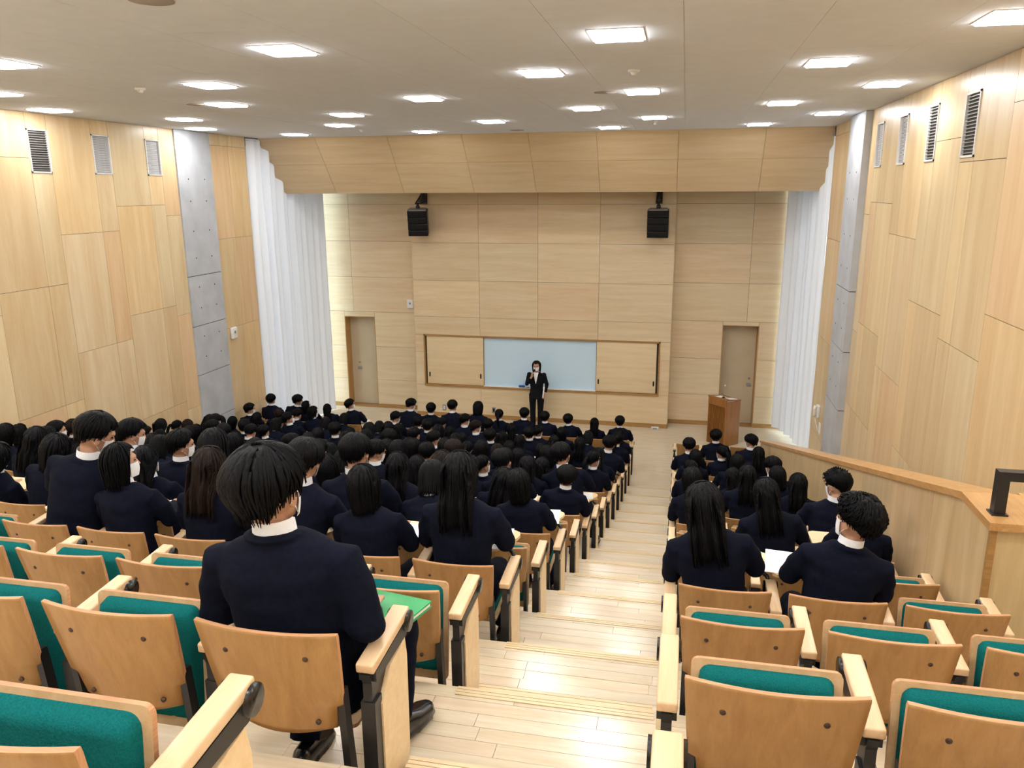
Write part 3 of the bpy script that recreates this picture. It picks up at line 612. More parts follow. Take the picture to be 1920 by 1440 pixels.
def support_mesh():
    mb = MB(); mb.prism([(.015, .02), (.06, .02), (.06, .46), (.13, .545), (.29, .575), (.29, .618), (.0, .598), (.015, .56)], -.014, .014, 'yz')
    mb.box(-.022, .022, .012, .064, .02, .50)
    mb.prism([(.02, .566), (.27, .566), (.295, .582), (.298, .617), (.02, .600)], -.0265, .0265, 'yz')
    return mb.mesh('arm_support', 'black_metal')
SUPP = support_mesh()
ROLL = MB().cyl((-.035, .288, .606), .034, .070, 'x', 20).mesh('hinge_housing', 'black_plastic')
BRKT = MB().prism([(.00, .06), (.06, .06), (.035, .20), (.012, .40), (-.004, .56), (-.028, .565), (-.035, .54), (-.02, .36)], -.011, .011, 'yz').mesh('back_bracket', 'black_metal')
RAIL = MB().bbox(-.252, .252, .010, .062, .022, .075, .004).cyl((-.12, .036, 0), .018, .03, 'z').cyl((.12, .036, 0), .018, .03, 'z').mesh('foot_rail', 'black_metal')
SIDE = MB().prism([(.055, .05), (.18, .035), (.262, .16), (.268, .50), (.255, .567), (.13, .548), (.055, .47)], -.010, .010, 'yz', 0, 0).mesh('end_panel', 'tablet_wood')
BOLT = MB().cyl((0, -.004, 0), .008, .006, 'y', 10).mesh('bolt', 'bolt_bronze')
TABO = [(-.25, .265), (-.23, .245), (.13, .245), (.155, .255), (.20, .33), (.235, .40), (.245, .45), (.235, .485), (.205, .505), (.15, .512), (-.22, .512), (-.245, .50), (-.255, .48)]
TABL = MB().prism(TABO, .684, .702, 'xy', 0, 0).mesh('writing_tablet', 'tablet_wood')
TARM = MB().tube([(.25, .286, .61), (.235, .30, .66), (.19, .34, .678)], .012, 8).box(.10, .21, .30, .40, .674, .684).mesh('tablet_hinge', 'black_metal')
SEAT_UP = Matrix.Translation((0, .080, .275)) @ Matrix.Rotation(math.atan2(.42, .042), 4, 'X')
SEAT_DN = Matrix.Translation((0, .05, .375)) @ Matrix.Rotation(R_(3), 4, 'X')
ORD = ['zeroth', 'first', 'second', 'third', 'fourth', 'fifth', 'sixth', 'seventh', 'eighth', 'ninth', 'tenth', 'eleventh', 'twelfth', 'thirteenth', 'fourteenth', 'fifteenth', 'sixteenth', 'seventeenth']
PITCH = {'C': .50, 'L': .49, 'R': .505}
def seat_x(b, k):
    if b == 'C': return -.8275 - .25 - .5 * k
    if b == 'L': return -6.53 - .245 - .49 * k
    return .0125 + .2525 + .505 * k
def place(b, k, i):
    r = ORD[17 - i] + ' row from whiteboard, '
    if b == 'C': return r + ORD[k + 1] + ' seat left of stepped aisle'
    if b == 'R': return r + ORD[k + 1] + ' seat right of stepped aisle'
    return r + ORD[k + 1] + ' seat of window block'
LASTK = {'C': 9, 'L': 4, 'R': 2}
def chair(i, b, k, occupied, tablet):
    hp = PITCH[b] / 2
    lab = ('occupied plywood seat, ' if occupied else 'empty folded teal seat, ') + place(b, k, i)
    t = thing('lecture_seat', lab, 'seat', (seat_x(b, k), YR(i), PLAT[i]), 0, 'tip-up lecture seats')
    c = tone(0.8)
    bk = link('backrest', BACK, t, color=c)
    if i <= 5:
        for bx_ in (-.12, .12):
            for v in (.14, .78):
                u = bx_ / .19; link('bolt', BOLT, bk, (bx_, -0.005 - 0.075 * v - 0.030 * (1 - u * u) - .007, .405 + .365 * v))
    s = link('seat', SEATB, t, M=SEAT_DN if occupied else SEAT_UP, color=tone(0.6)); link('cushion', CUSH, s)
    for sx in (-1, 1): link('back_bracket', BRKT, t, (sx * .188, 0, 0))
    link('foot_rail', RAIL, t)
    arms = [1]
    if (b in 'CL' and k == LASTK[b]) or (b == 'R' and k == 0): arms.append(-1)
    for a in arms:
        am = link('armrest', ARM, t, M=Matrix.Translation((a * hp, 0, 0)) @ ARMM, color=tone(0.7))
        link('arm_support', SUPP, t, (a * hp, 0, 0)); link('hinge_housing', ROLL, t, (a * hp, 0, 0))
        end = (b in 'CL' and k == 0 and a == 1) or (b == 'C' and k == 9 and a == -1) or (b == 'R' and k == 0 and a == -1)
        if end: link('end_panel', SIDE, t, (a * (hp + .0175), 0, 0))
    if tablet:
        tb = link('writing_tablet', TABL, t, color=tone(0.5)); link('tablet_hinge', TARM, tb)

# ------------------------------------------------------------------ people
def hand(mb, w, f, s, curl=0.5, L=1.0):
    """palm and five fingers; w wrist, f forward, s towards the thumb"""
    w, f, s = Vector(w), Vector(f).normalized(), Vector(s); s = (s - f * s.dot(f)).normalized(); n = s.cross(f).normalized()
    if n.z < 0 and abs(n.z) > 0.2: n = -n
    mb.tube([w, w + f * .03, w + f * .065, w + f * .088], [(.024, .017), (.036, .015), (.040, .014), (.036, .010)], 12, 0, tuple(s))
    for k, (o, ln) in enumerate(((.031, .066), (.011, .075), (-.010, .070), (-.030, .055))):
        a = w + f * (.082 - .004 * abs(k - 1.2)) + s * o; ln *= L
        d1 = (f + s * (o * 3)).normalized(); d2 = (f * math.cos(curl) - n * math.sin(curl)).normalized(); d3 = (f * math.cos(curl * 2) - n * math.sin(curl * 2)).normalized()
        p1 = a + d1 * ln * .4; p2 = p1 + d2 * ln * .35; p3 = p2 + d3 * ln * .25
        mb.tube([a - f * .012, a, p1, p2, p3], [.009, .009, .0085, .0078, .006], 8)
    a = w + f * .025 + s * .028; p1 = a + (f * .6 + s * .8).normalized() * .035; p2 = p1 + (f * .95 + s * .2 - n * .3 * curl).normalized() * .032
    mb.tube([a - s * .012, a, p1, p2], [.012, .0115, .010, .007], 8)
def head(mb, Mh):
    mb.ball((0, -.008, .012), (.075, .092, .100), 20, 14, 0, Mh)
    mb.ball((0, .018, -.035), (.060, .066, .078), 18, 12, 0, Mh); mb.ball((0, .050, -.083), (.034, .030, .028), 12, 8, 0, Mh)
    mb.ball((0, .082, .030), (.045, .012, .014), 12, 8, 0, Mh)
    T = lambda p: Mh @ Vector(p)
    mb.tube([T((0, .080, .022)), T((0, .094, -.004)), T((0, .105, -.026)), T((0, .086, -.034))], [.008, .010, .013, .009], 8)
    for sx in (-1, 1): mb.ball((sx * .078, -.004, -.016), (.010, .020, .031), 10, 8, 0, Mh)
    mb.ball((0, .080, -.060), (.022, .012, .009), 10, 6, 0, Mh)
def spine(H, th):
    u = Vector((0, math.sin(th), math.cos(th))); return lambda t: Vector(H) + u * t
class Pose: pass
def seated(th, ph, yaw=0.0, elbows=None, wrists=None, vox=.009, jvox=.013, hands=True, hcurl=.6):
    p = Pose(); H = (0, .14, .50); S = spine(H, th); nb = S(.525)
    hc = nb + Vector((0, math.sin(ph), math.cos(ph))) * .152
    p.Mh = Matrix.Translation(hc) @ Matrix.Rotation(-yaw, 4, 'Z') @ Matrix.Rotation(-ph * .8, 4, 'X')
    sh = {a: S(.448) + Vector((a * .184, 0, 0)) for a in (-1, 1)}
    if elbows is None: elbows = {a: Vector((a * .228, max(.22, sh[a].y + .05), .775)) for a in (-1, 1)}
    if wrists is None: wrists = {a: Vector((a * .10, .455, .785)) for a in (-1, 1)}
    # jacket
    jk = MB()
    prof = [(-.10, .165, .125), (0.0, .168, .125), (.12, .160, .118), (.24, .166, .118), (.34, .180, .120), (.42, .192, .108), (.475, .188, .092), (.505, .150, .078), (.535, .085, .066)]
    jk.tube([S(t) + Vector((0, -.012 if .2 < t < .45 else 0, 0)) for t, a, c in prof], [(a, c) for t, a, c in prof], 28)
    for a in (-1, 1):
        e, w = elbows[a], wrists[a]; s0 = S(.45) + Vector((a * .10, 0, 0)); m1 = sh[a].lerp(e, .5)
        cuff = e.lerp(w, .93); jk.ball(e, .057)
        jk.tube([s0, sh[a] + Vector((0, 0, -.005)), m1 + Vector((a * .004, 0, 0)), e.lerp(m1, .12), e, e.lerp(w, .1), e.lerp(w, .55), cuff], [.060, .062, .060, .055, .054, .052, .046, .038], 14, 0, (0, 0, 1))
    ring = []
    for k in range(19):
        g = 2 * math.pi * k / 18; ring.append(S(.532) + Vector((.068 * math.cos(g), .067 * math.sin(g) - .002, .012 - .024 * max(0, math.sin(g)))))
    jk.tube(ring, [(.010, .022)] * 19, 8, 0, (0, 0, .01))
    p.jacket = remesh(jk, jvox, 'jacket', ('navy_suit',), 3, .006, 7.0)
    # body
    bd = MB(); pb = [(-.05, .14, .10), (.12, .14, .10), (.30, .155, .10), (.42, .160, .085), (.48, .11, .065), (.53, .047, .047)]
    bd.tube([S(t) for t, a, c in pb], [(a, c) for t, a, c in pb], 20)
    bd.tube([S(.46), nb, p.Mh @ Vector((0, -.014, -.07)), p.Mh @ Vector((0, -.012, -.02))], [(.054, .052), (.047, .047), (.045, .048), (.046, .05)], 16)
    head(bd, p.Mh)
    for a in (-1, 1):
        e, w = elbows[a], wrists[a]
        bd.tube([S(.42) + Vector((a * .09, 0, 0)), sh[a], sh[a].lerp(e, .5), e, e.lerp(w, .5), w], [.04, .045, .042, .037, .034, .026], 12, 0, (0, 0, 1))
        if hands: hand(bd, w, (w - e).normalized() * .5 + Vector((-a * .1, .6, -.10)), (-a, .2, 0), hcurl)
    p.body = remesh(bd, vox, 'body', ('skin',), 1)
    # shirt collar
    cb = MB(); r2 = []; nn = 20
    for j, (dz, rr) in enumerate(((-.010, .063), (.056, .059))):
        for k in range(nn):
            g = 2 * math.pi * k / nn; r2.append(S(.532) + Vector((rr * math.cos(g), rr * 1.0 * math.sin(g) - .004, dz - .030 * max(0, math.sin(g)) + .006)))
    cb.add(r2, [(k, (k + 1) % nn, nn + (k + 1) % nn, nn + k) for k in range(nn)], 0, True)
    p.collar = cb.mesh('shirt_collar', 'shirt_white')
    return p
def legs(kn, an, toe, name='trousers', jv=.014):
    mb = MB(); mb.tube([(-.13, .16, .47), (.13, .16, .47)], .095, 16); mb.tube([(0, .08, .48), (0, .24, .47)], [(.16, .09), (.15, .085)], 18)
    for a in (-1, 1):
        k, n = Vector(kn[a]), Vector(an[a]); mb.tube([(a * .09, .16, .475), Vector((a * .10, .26, .475)).lerp(k, .3), k, k.lerp(n, .12), k.lerp(n, .55), n], [.092, .085, .068, .066, .060, .052], 14)
    return remesh(mb, jv, name, ('navy_suit',), 2, .004, 8.0)
def shoe_mesh():
    mb = MB(); mb.tube([(0, -.085, .045), (0, -.06, .05), (0, .0, .048), (0, .06, .036), (0, .12, .030), (0, .155, .026)], [(.026, .03), (.034, .045), (.038, .046), (.044, .034), (.042, .026), (.022, .016)], 16)
    mb.prism([(x, y) for x, y in ((-.03, -.095), (.03, -.095), (.034, -.03), (.046, .07), (.036, .14), (0, .165), (-.036, .14), (-.046, .07), (-.034, -.03))], 0, .014, 'xy')
    return remesh(mb, .008, 'shoe', ('shoe_leather',), 1)
SHOE = shoe_mesh()
def hair(kind, seed=1):
    rnd = random.Random(seed); na, n1, n2 = 80, 16, 12
    hang = {'m': 0, 'c': 0, 's': 0, 'b': .145, 'l': .25, 'p': 0}[kind]
    thick = {'m': .024, 'c': .034, 's': .024, 'b': .020, 'l': .017, 'p': .011}[kind]
    cx, cy, cz = 0, -.010, .010; C = Vector((cx, cy, cz))
    def path(az, t, lift=0.0, ext=1.0):
        """t 0..1 from crown to tip"""
        af = abs(math.degrees(math.atan2(math.sin(az), math.cos(az))))            # 0 = face, 180 = nape
        wob = 4 * math.sin(az * 7 + seed)
        front = 56 + wob
        if hang: side = 1.0 if af > 74 else max(0.0, (af - 52) / 22.0)
        else: side = 0.0
        if kind == 'p': endb = 124
        else: endb = 121
        if af < 52: end = front
        elif af < 82: end = front + (92 - front) * (af - 52) / 30
        elif af < 108: end = 90 + 6 * math.sin((af - 82) / 26 * math.pi * .5)
        else: end = 96 + (endb - 96) * min(1, (af - 108) / 34)
        th1 = math.radians(end if not hang else (front + (98 - front) * side))
        Rr = Vector((.077, .094, .102)) + Vector((1, 1, 1)) * (thick + lift)
        def cap(th):
            b = 1.0
            if kind in 'mcsp':
                g = min(1, max(0, (th - 1.15) / .95)); g = g * g * (3 - 2 * g); b = 1 - (.21 if kind != 'p' else .06) * g + .03 * math.sin(min(th, 1.5)) ** 2
            return C + Vector((math.sin(az) * math.sin(th) * Rr.x * b, math.cos(az) * math.sin(th) * Rr.y * b, math.cos(th) * Rr.z))
        if not hang or side <= 0: return cap(th1 * t * (1 if not hang else 1))
        cut = .45 if kind == 'l' else .6
        if t <= cut: return cap(th1 * t / cut)
        q = cap(th1); s = (t - cut) / (1 - cut); d = hang * ext * side * s
        back = 1.0 if math.cos(az) < -.2 else 0.0
        inn = -.10 * s if kind == 'b' else -.10 * math.sin(min(1, s * 1.6) * math.pi * .5)
        pull = Vector(((q.x - cx) * (inn + (.10 * s if kind == 'l' else 0)), (q.y - cy) * inn, 0))
        r = q + Vector((0, 0, -d)) + pull
        if kind == 'l':
            w = min(1, s * 1.7); w = w * w * (3 - 2 * w); r.y += (-.150 - .012 * math.sin(az * 9 + seed) + 3.0 * r.x * r.x - r.y) * w; r.x *= 1 - .06 * w
        return r
    vs = []; fs = []; nt = n1 + n2
    for j in range(nt + 1):
        t = j / nt
        for k in range(na):
            az = 2 * math.pi * k / na; p = path(az, max(t, .02), 0)
            rip = (noise.noise(Vector((k * .55, t * 2.0, seed * 3.1))) * .5 + math.sin(k * 2.1 + seed) * .25) * (.006 if kind != 'c' else .0)
            if kind == 'c': rip = noise.noise(Vector((p.x * 34, p.y * 34, p.z * 34 + seed))) * .022
            if kind == 's' and p.z > .06: rip += abs(noise.noise(Vector((p.x * 60, p.y * 60, seed)))) * .03
            dv = (p - C); dv.z *= .4 if p.z < 0 else 1
            if dv.length > 0: p = p + dv.normalized() * rip * min(1, t * 3)
            if j == nt: p = C + Vector(((p.x - C.x) * .90, (p.y - C.y) * .90, p.z - C.z + .012))
            vs.append(p)
    for j in range(nt):
        for k in range(na): fs.append((j * na + k, j * na + (k + 1) % na, (j + 1) * na + (k + 1) % na, (j + 1) * na + k))
    fs.append(tuple(range(na)))
    mb = MB().add(vs, fs, 0, True)
    nl = {'m': 190, 'c': 170, 's': 170, 'b': 150, 'l': 150, 'p': 90}[kind]
    for q in range(nl):
        az = rnd.uniform(0, 2 * math.pi); t0 = rnd.uniform(.05, .55); ex = rnd.uniform(.96, 1.10) if kind != 'l' else rnd.uniform(.95, 1.20); da = rnd.uniform(-.25, .25); pts = []; rr = []
        for s in range(7):
            f = s / 6; t = t0 + (1 - t0) * f; p = path(az + da * f * f, min(1, t), .002 + .003 * math.sin(f * math.pi), ex)
            if kind == 's' and s == 6 and p.z > .0: p += (p - C).normalized() * .02
            if kind == 'c': p += Vector((math.sin(s * 1.7 + q), math.cos(s * 1.9 + q), math.sin(s * 2.3 + q))) * .008
            if kind in 'mp' and s == 6: p += Vector((0, 0, -rnd.uniform(.002, .014))) + (p - C).normalized() * rnd.uniform(-.004, .006)
            pts.append(p); rr.append((.009 * (1 - f) ** .6 + .0012, .0035 * (1 - f) ** .5 + .001))
        mb.tube(pts, rr, 6)
    if kind == 's':
        for q in range(60):
            az = rnd.uniform(0, 6.28); th = rnd.uniform(0, 1.1); d = Vector((math.sin(az) * math.sin(th), math.cos(az) * math.sin(th), math.cos(th)))
            a = C + Vector((d.x * .094, d.y * .11, d.z * .118)); b = a + (d + Vector((rnd.uniform(-.6, .6), rnd.uniform(-.6, .6), rnd.uniform(0, .4)))) * .024
            mb.tube([a, a.lerp(b, .6), b], [.007, .005, .001], 5)
    if kind == 'p':
        mb.tube([(0, -.09, .035), (0, -.135, .03), (0.004, -.165, -.03), (.008, -.165, -.12), (.012, -.150, -.22)], [.022, .024, .034, .028, .006], 12)
        for q in range(14):
            o = rnd.uniform(-.02, .02); mb.tube([(o, -.13, .03), (o * 1.4, -.18, -.03), (o * 1.5, -.178, -.13), (o + .01, -.155, -.24 - rnd.uniform(-.02, .03))], [.008, .010, .008, .001], 6)
    return mb.mesh('hair', 'black_hair')
HAIR = {k: [hair(k, s) for s in ((1, 2, 3) if k in 'mbl' else (1, 2))] for k in 'mbl'}
HAIR['p'] = [hair('p', 1), hair('p', 2)]; HAIR['c'] = [hair('c', 1)]; HAIR['s'] = [hair('s', 2)]
def brown(me):
    m2 = me.copy(); m2.materials[0] = MATS['brown_hair']; return m2
BROWN = {k: brown(HAIR[k][0]) for k in 'mblp'}
def mask_mesh():
    vs = []; fs = []; na, nz = 18, 8
    for j in range(nz + 1):
        z = -.006 - .090 * j / nz
        for k in range(na + 1):
            az = R_(-68 + 136 * k / na); b = 1 + .16 * math.exp(-(az / .35) ** 2) * math.sin(math.pi * (1 - j / nz) * .75 + .25)
            sq = 1 - .28 * (j / nz) ** 2
            vs.append((math.sin(az) * .070 * sq, .012 + math.cos(az) * .081 * b * (1 - .02 * j / nz), z))
    for j in range(nz):
        for k in range(na): a = j * (na + 1) + k; fs.append((a, a + 1, a + na + 2, a + na + 1))
    mb = MB().add(vs, fs, 0, True)
    for sx in (-1, 1):
        mb.tube([(sx * .066, .040, -.012), (sx * .080, .012, .004), (sx * .084, -.016, .002)], .0018, 5); mb.tube([(sx * .054, .042, -.085), (sx * .078, .006, -.045), (sx * .084, -.016, -.025)], .0018, 5)
    return mb.mesh('face_mask', 'mask_white')
MASK = mask_mesh()
EYES = MB().ball((-.030, .078, .008), (.010, .008, .005), 10, 8).ball((.030, .078, .008), (.010, .008, .005), 10, 8).mesh('eyes', 'black_plastic')
POSES = {}
for pi, (th, ph) in enumerate(((R_(2), R_(4)), (R_(12), R_(20)), (R_(22), R_(38)))):
    for yw in ((0, 1, -1) if pi < 2 else (0,)):
        if yw == 0: P_ = seated(th, ph)
        else:
            P_ = seated(th, ph, R_(42) * yw); P_.jacket = POSES[(pi, 0)].jacket; P_.collar = POSES[(pi, 0)].collar
        POSES[(pi, yw)] = P_
TROU = legs({a: (a * .115, .50, .475) for a in (-1, 1)}, {a: (a * .12, .50, .10) for a in (-1, 1)}, None)
HP = {'m': 'short-haired', 'b': 'bob-haired', 'l': 'long-haired', 'p': 'ponytailed', 'c': 'curly-haired', 's': 'spiky-haired'}
def person(base, dx, sc, pose, kind, label, brown_=False, mask=True, shoes=False, trousers=TROU, hsc=1.0, seed=0, sx=1.0):
    t = thing('person', label, 'person', (0, 0, 0), 0, 'seated audience')
    h = Vector((0, .14, .45)); ang = math.atan2(dx, .70 * sc)
    t.matrix_world = Matrix.Translation(base) @ Matrix.Translation(h) @ Matrix.Rotation(ang, 4, 'Y') @ Matrix.Translation(-h) @ Matrix.Diagonal((sc * sx, sc, sc, 1))
    link('body', pose.body, t); link('jacket', pose.jacket, t); link('shirt_collar', pose.collar, t); link('trousers', trousers, t)
    hm = BROWN[kind] if brown_ and kind in BROWN else HAIR[kind][seed % len(HAIR[kind])]
    hs = (1.0 + .03 * math.sin(seed * 1.7)) * hsc
    link('hair', hm, t, M=pose.Mh @ Matrix.Diagonal((hs, hs, hsc, 1))); link('eyes', EYES, t, M=pose.Mh)
    if mask: link('face_mask', MASK, t, M=pose.Mh)
    if shoes:
        for a in (-1, 1): link('shoe', SHOE, t, (a * .12, .52, .0))
    return t
PEOPLE = """
1 C 0 0 -0.11 0.92 m 1
3 C 0 0 -0.02 0.98 l 0
3 C 1 0 -0.06 0.9 b 0
3 C 2 1 0.03 0.97 m 0
3 C 3 0 0.01 0.93 l 0
3 C 4 0 -0.07 0.92 b 1
3 C 5 1 0.15 1.04 m 1
3 R 0 0 -0.11 0.93 l 0
3 R 1 0 0.1 0.91 c -1
4 C 1 2 -0.05 0.91 b 0
4 C 2 1 -0.06 1.02 m 0
4 C 3 2 -0.06 0.92 b 0
4 C 4 1 -0.14 1.01 b 0
4 C 5 0 -0.1 0.91 l 0
4 C 7 0 0.16 0.95 b 0
4 C 8 0 0.16 0.88 l 0
5 C 0 0 -0.07 0.9 b 0
5 C 2 0 -0.04 0.95 l 0
5 C 3 0 -0.15 0.92 b 0
5 C 4 2 0.0 0.9 b 0
5 C 6 0 0.04 1.0 m 1
5 C 7 1 -0.03 1.03 m 1
5 C 8 2 0.05 0.88 b 0
5 C 9 0 0.12 0.97 l 0
5 R 1 0 -0.11 0.95 l 0
5 R 2 0 0.06 0.89 b 0
6 C 1 0 0.11 0.89 l 0
6 C 2 0 0.04 0.97 b 0
6 C 4 2 -0.02 0.92 b 0
6 C 5 2 0.01 0.93 p 0
6 C 6 2 -0.03 0.9 p 0
6 C 8 2 -0.02 0.93 b 0
6 R 2 1 0.06 0.99 s -1
7 C 0 0 0.05 0.91 m 0
7 C 1 1 -0.14 0.99 m 0
7 C 2 2 -0.01 0.92 l 0
7 C 3 0 -0.01 0.91 l 0
7 C 4 1 -0.01 0.99 m 1
7 C 5 0 -0.11 0.99 m 0
7 C 6 2 -0.03 0.9 m 0
7 C 7 2 -0.0 0.95 p 0
7 C 8 2 -0.0 0.9 b 0
7 C 9 0 -0.09 0.95 b 0
7 L 0 2 0.05 0.92 l 0
7 L 1 2 -0.02 0.93 b 0
7 L 2 0 0.14 0.96 b 0
7 R 0 0 -0.08 0.96 b 0
8 C 0 1 -0.16 1.06 m 0
8 C 1 0 -0.02 0.94 l 0
8 C 2 0 -0.04 0.92 p 1
8 C 3 1 0.07 1.02 m 0
8 C 4 1 -0.1 0.99 b 0
8 C 5 2 -0.04 0.9 m 0
8 C 6 2 -0.03 0.92 b 0
8 C 7 1 0.03 0.98 m 1
8 C 8 0 -0.15 0.99 b 0
8 C 9 2 0.05 0.9 m 0
8 L 0 0 -0.07 0.96 b 0
8 L 1 2 0.02 0.94 b 0
8 L 2 0 0.01 0.98 m 1
8 L 3 0 -0.06 0.93 b 0
8 R 1 0 -0.0 0.98 l 0
8 R 2 0 0.01 0.94 l 0
9 C 1 0 -0.01 0.9 l 0
9 C 2 2 -0.03 0.95 l 0
9 C 4 0 -0.0 0.97 m 0
9 C 5 0 -0.04 0.98 b 0
9 C 7 2 -0.05 0.92 l 0
9 C 8 2 -0.03 0.92 b 0
9 C 9 2 -0.06 0.88 b 0
9 L 0 2 0.04 0.95 p 0
9 L 1 0 0.11 0.97 p 1
9 L 2 0 0.14 0.98 m 0
9 L 3 0 -0.05 0.98 m 0
9 L 4 2 0.06 0.91 b 0
9 R 1 0 -0.08 0.92 l 0
9 R 2 0 -0.08 0.96 b 0
10 C 0 0 0.03 0.96 p 1
10 C 1 0 -0.09 0.99 b 0
10 C 2 0 -0.0 0.94 l 0
10 C 3 0 -0.01 1.0 b 0
10 C 4 0 -0.03 1.0 b 0
10 C 5 0 0.01 0.97 b 0
10 C 6 1 0.08 1.04 m 0
10 C 7 2 -0.05 0.93 p 0
10 C 8 0 -0.08 0.97 b 0
10 C 9 2 -0.04 0.88 l 0
10 L 0 1 0.16 1.0 m 0
10 L 1 0 0.16 0.97 b 0
10 L 2 2 -0.02 0.88 p 0
10 L 3 2 0.06 0.93 b 0
10 L 4 2 -0.03 0.91 m 0
10 R 0 0 -0.05 0.93 p -1
10 R 2 1 -0.02 0.99 m -1
11 C 0 2 -0.01 0.93 l 0
11 C 1 0 0.05 0.91 b 0
11 C 3 2 -0.06 0.9 b 0
11 C 4 0 0.04 0.93 p 0
11 C 5 1 -0.03 1.0 m 1
11 C 6 2 0.03 0.91 b 0
11 C 7 0 -0.07 1.0 l 0
11 C 8 2 -0.05 0.94 p 0
11 C 9 0 0.11 0.98 b 0
11 L 0 2 0.01 0.95 m 0
11 L 1 1 -0.11 0.98 m 0
11 L 2 0 0.16 0.94 b 0
11 L 3 0 0.01 0.97 l 0
11 L 4 2 -0.05 0.89 p 0
11 R 1 0 0.1 0.97 b 0
12 C 0 1 0.07 1.02 m 0
12 C 2 0 0.01 0.89 b 0
12 C 3 0 -0.01 0.9 b 0
12 C 5 2 0.02 0.94 b 0
12 C 6 1 -0.16 0.99 m 0
12 C 8 1 0.04 1.01 l 0
12 C 9 0 -0.01 1.0 m 0
12 L 0 0 -0.13 0.92 m 0
12 L 1 0 0.0 0.97 m 0
12 L 2 1 -0.16 1.01 m 0
12 L 3 0 -0.12 0.93 b 0
12 L 4 0 0.16 0.92 p 1
12 R 0 0 0.06 0.93 b 0
13 C 0 2 0.02 0.93 b 0
13 C 1 0 0.02 0.94 l 0
13 C 2 0 0.07 0.95 p 0
13 C 3 0 -0.02 0.92 l 0
13 C 4 0 -0.04 0.98 m 0
13 C 5 0 -0.04 0.9 l 0
13 C 6 1 -0.02 0.98 b 0
13 C 7 2 -0.01 0.91 b 0
13 C 8 0 0.08 1.0 l 0
13 C 9 0 -0.13 0.89 b 0
13 L 1 2 -0.05 0.94 b 0
13 L 3 0 -0.06 0.94 b 0
13 L 4 2 0.04 0.94 l 0
13 R 0 1 -0.02 0.99 m 0
13 R 1 0 -0.01 0.93 p -1
13 R 2 0 0.06 0.95 l 0
14 C 0 0 0.07 0.96 m 0
14 C 1 2 0.03 0.94 b 0
14 C 3 0 -0.02 0.97 m 0
14 C 4 0 -0.03 0.89 l 0
14 C 5 1 -0.07 1.0 m 1
14 C 6 0 -0.03 0.91 l 0
14 C 7 0 0.03 1.0 m 0
14 C 8 0 -0.05 0.91 l 0
14 C 9 2 -0.04 0.92 b 0
14 L 0 2 0.04 0.93 b 0
14 L 1 0 -0.13 0.99 m 1
14 L 2 2 0.05 0.89 p 0
14 L 3 0 0.16 0.97 l 0
14 L 4 0 0.13 0.88 b 0
14 R 2 1 0.03 1.02 m -1
15 C 0 2 0.05 0.93 l 0
15 C 2 0 -0.06 0.9 b 0
15 C 3 0 -0.02 0.89 m 1
15 C 4 0 -0.04 0.92 l 0
15 C 5 0 -0.02 0.96 m 0
15 C 6 1 -0.03 1.0 m 1
15 C 7 2 -0.05 0.93 m 0
15 C 8 0 0.04 0.94 m 0
15 C 9 1 0.01 0.98 m 1
15 L 0 2 0.04 0.92 b 0
15 L 1 1 -0.12 1.0 b 1
15 L 2 2 -0.05 0.94 m 0
15 L 3 0 0.16 0.95 m 0
15 L 4 0 -0.02 1.0 m 1
15 R 1 0 -0.02 0.99 m 0
16 C 0 0 -0.01 0.92 m 0
16 C 1 0 -0.02 0.87 l 0
16 C 2 0 -0.06 0.91 m 0
16 C 3 0 -0.04 0.93 m 0
16 C 4 0 0.03 0.97 m 0
16 C 5 0 -0.0 0.93 p 0
16 C 6 1 0.01 1.02 b 0
16 C 7 1 -0.05 1.02 m 0
16 C 8 0 0.02 0.97 m 0
16 C 9 1 0.03 1.01 m 1
16 L 0 0 -0.11 0.97 m 1
16 L 1 0 -0.16 0.88 l 0
16 L 2 0 -0.16 0.91 b 1
16 L 3 0 0.13 1.0 m 1
16 L 4 0 -0.02 0.98 m 0
"""
PEOPLE = [l.split() for l in PEOPLE.strip().splitlines()]
occ = {(int(p[0]), p[1], int(p[2])): p for p in PEOPLE}
def visible(i, b, k):
    if b == 'R': return (i >= 1 and k < 2) or i >= 2 or (i == 0 and k < 2)
    if b == 'C': return k <= {0: 0, 1: 2, 2: 4, 3: 6, 4: 8}.get(i, 9)
    return i >= 6
SH = MB().box(-.105, .105, -.135, .135, 0, .0025).mesh('handout', 'paper')
BK = MB().box(-.13, .13, -.09, .09, 0, .004).mesh('booklet', 'paper')
for i in range(17):
    for b in 'CLR':
        for k in range(LASTK[b] + 1):
            if not visible(i, b, k): continue
            p = occ.get((i, b, k)); tab = p is not None and i != 1
            chair(i, b, k, p is not None, tab)
            if tab:
                rnd = random.Random(i * 100 + k * 7 + ord(b))
                if rnd.random() < .85:
                    big = rnd.random() < .65
                    x, y = (rnd.uniform(.04, .08), .385) if not big else (rnd.uniform(.07, .115), rnd.uniform(.37, .385))
                    if (i, b, k) == (3, 'R', 1): x, y = -.17, .385
                    o = thing('handout', 'white handout on the tablet, ' + place(b, k, i), 'paper', (seat_x(b, k) + x, YR(i) + y, PLAT[i] + .7025), R_(rnd.uniform(-12, 12)), 'handouts on the tablets', BK if not big else SH)
                if rnd.random() < .25:
                    q = thing('pen', 'dark pen on the tablet, ' + place(b, k, i), 'pen', (seat_x(b, k) + .10, YR(i) + .40, PLAT[i] + .712), R_(rnd.uniform(0, 180)), 'pens on the tablets')
                    link('barrel', MB().cyl((-.06, 0, 0), .0045, .12, 'x', 8).mesh('barrel', 'black_plastic'), q); link('tip', MB().tube([(.06, 0, 0), (.075, 0, 0)], [.004, .001], 8).mesh('tip', 'grey_metal'), q)
n = 0
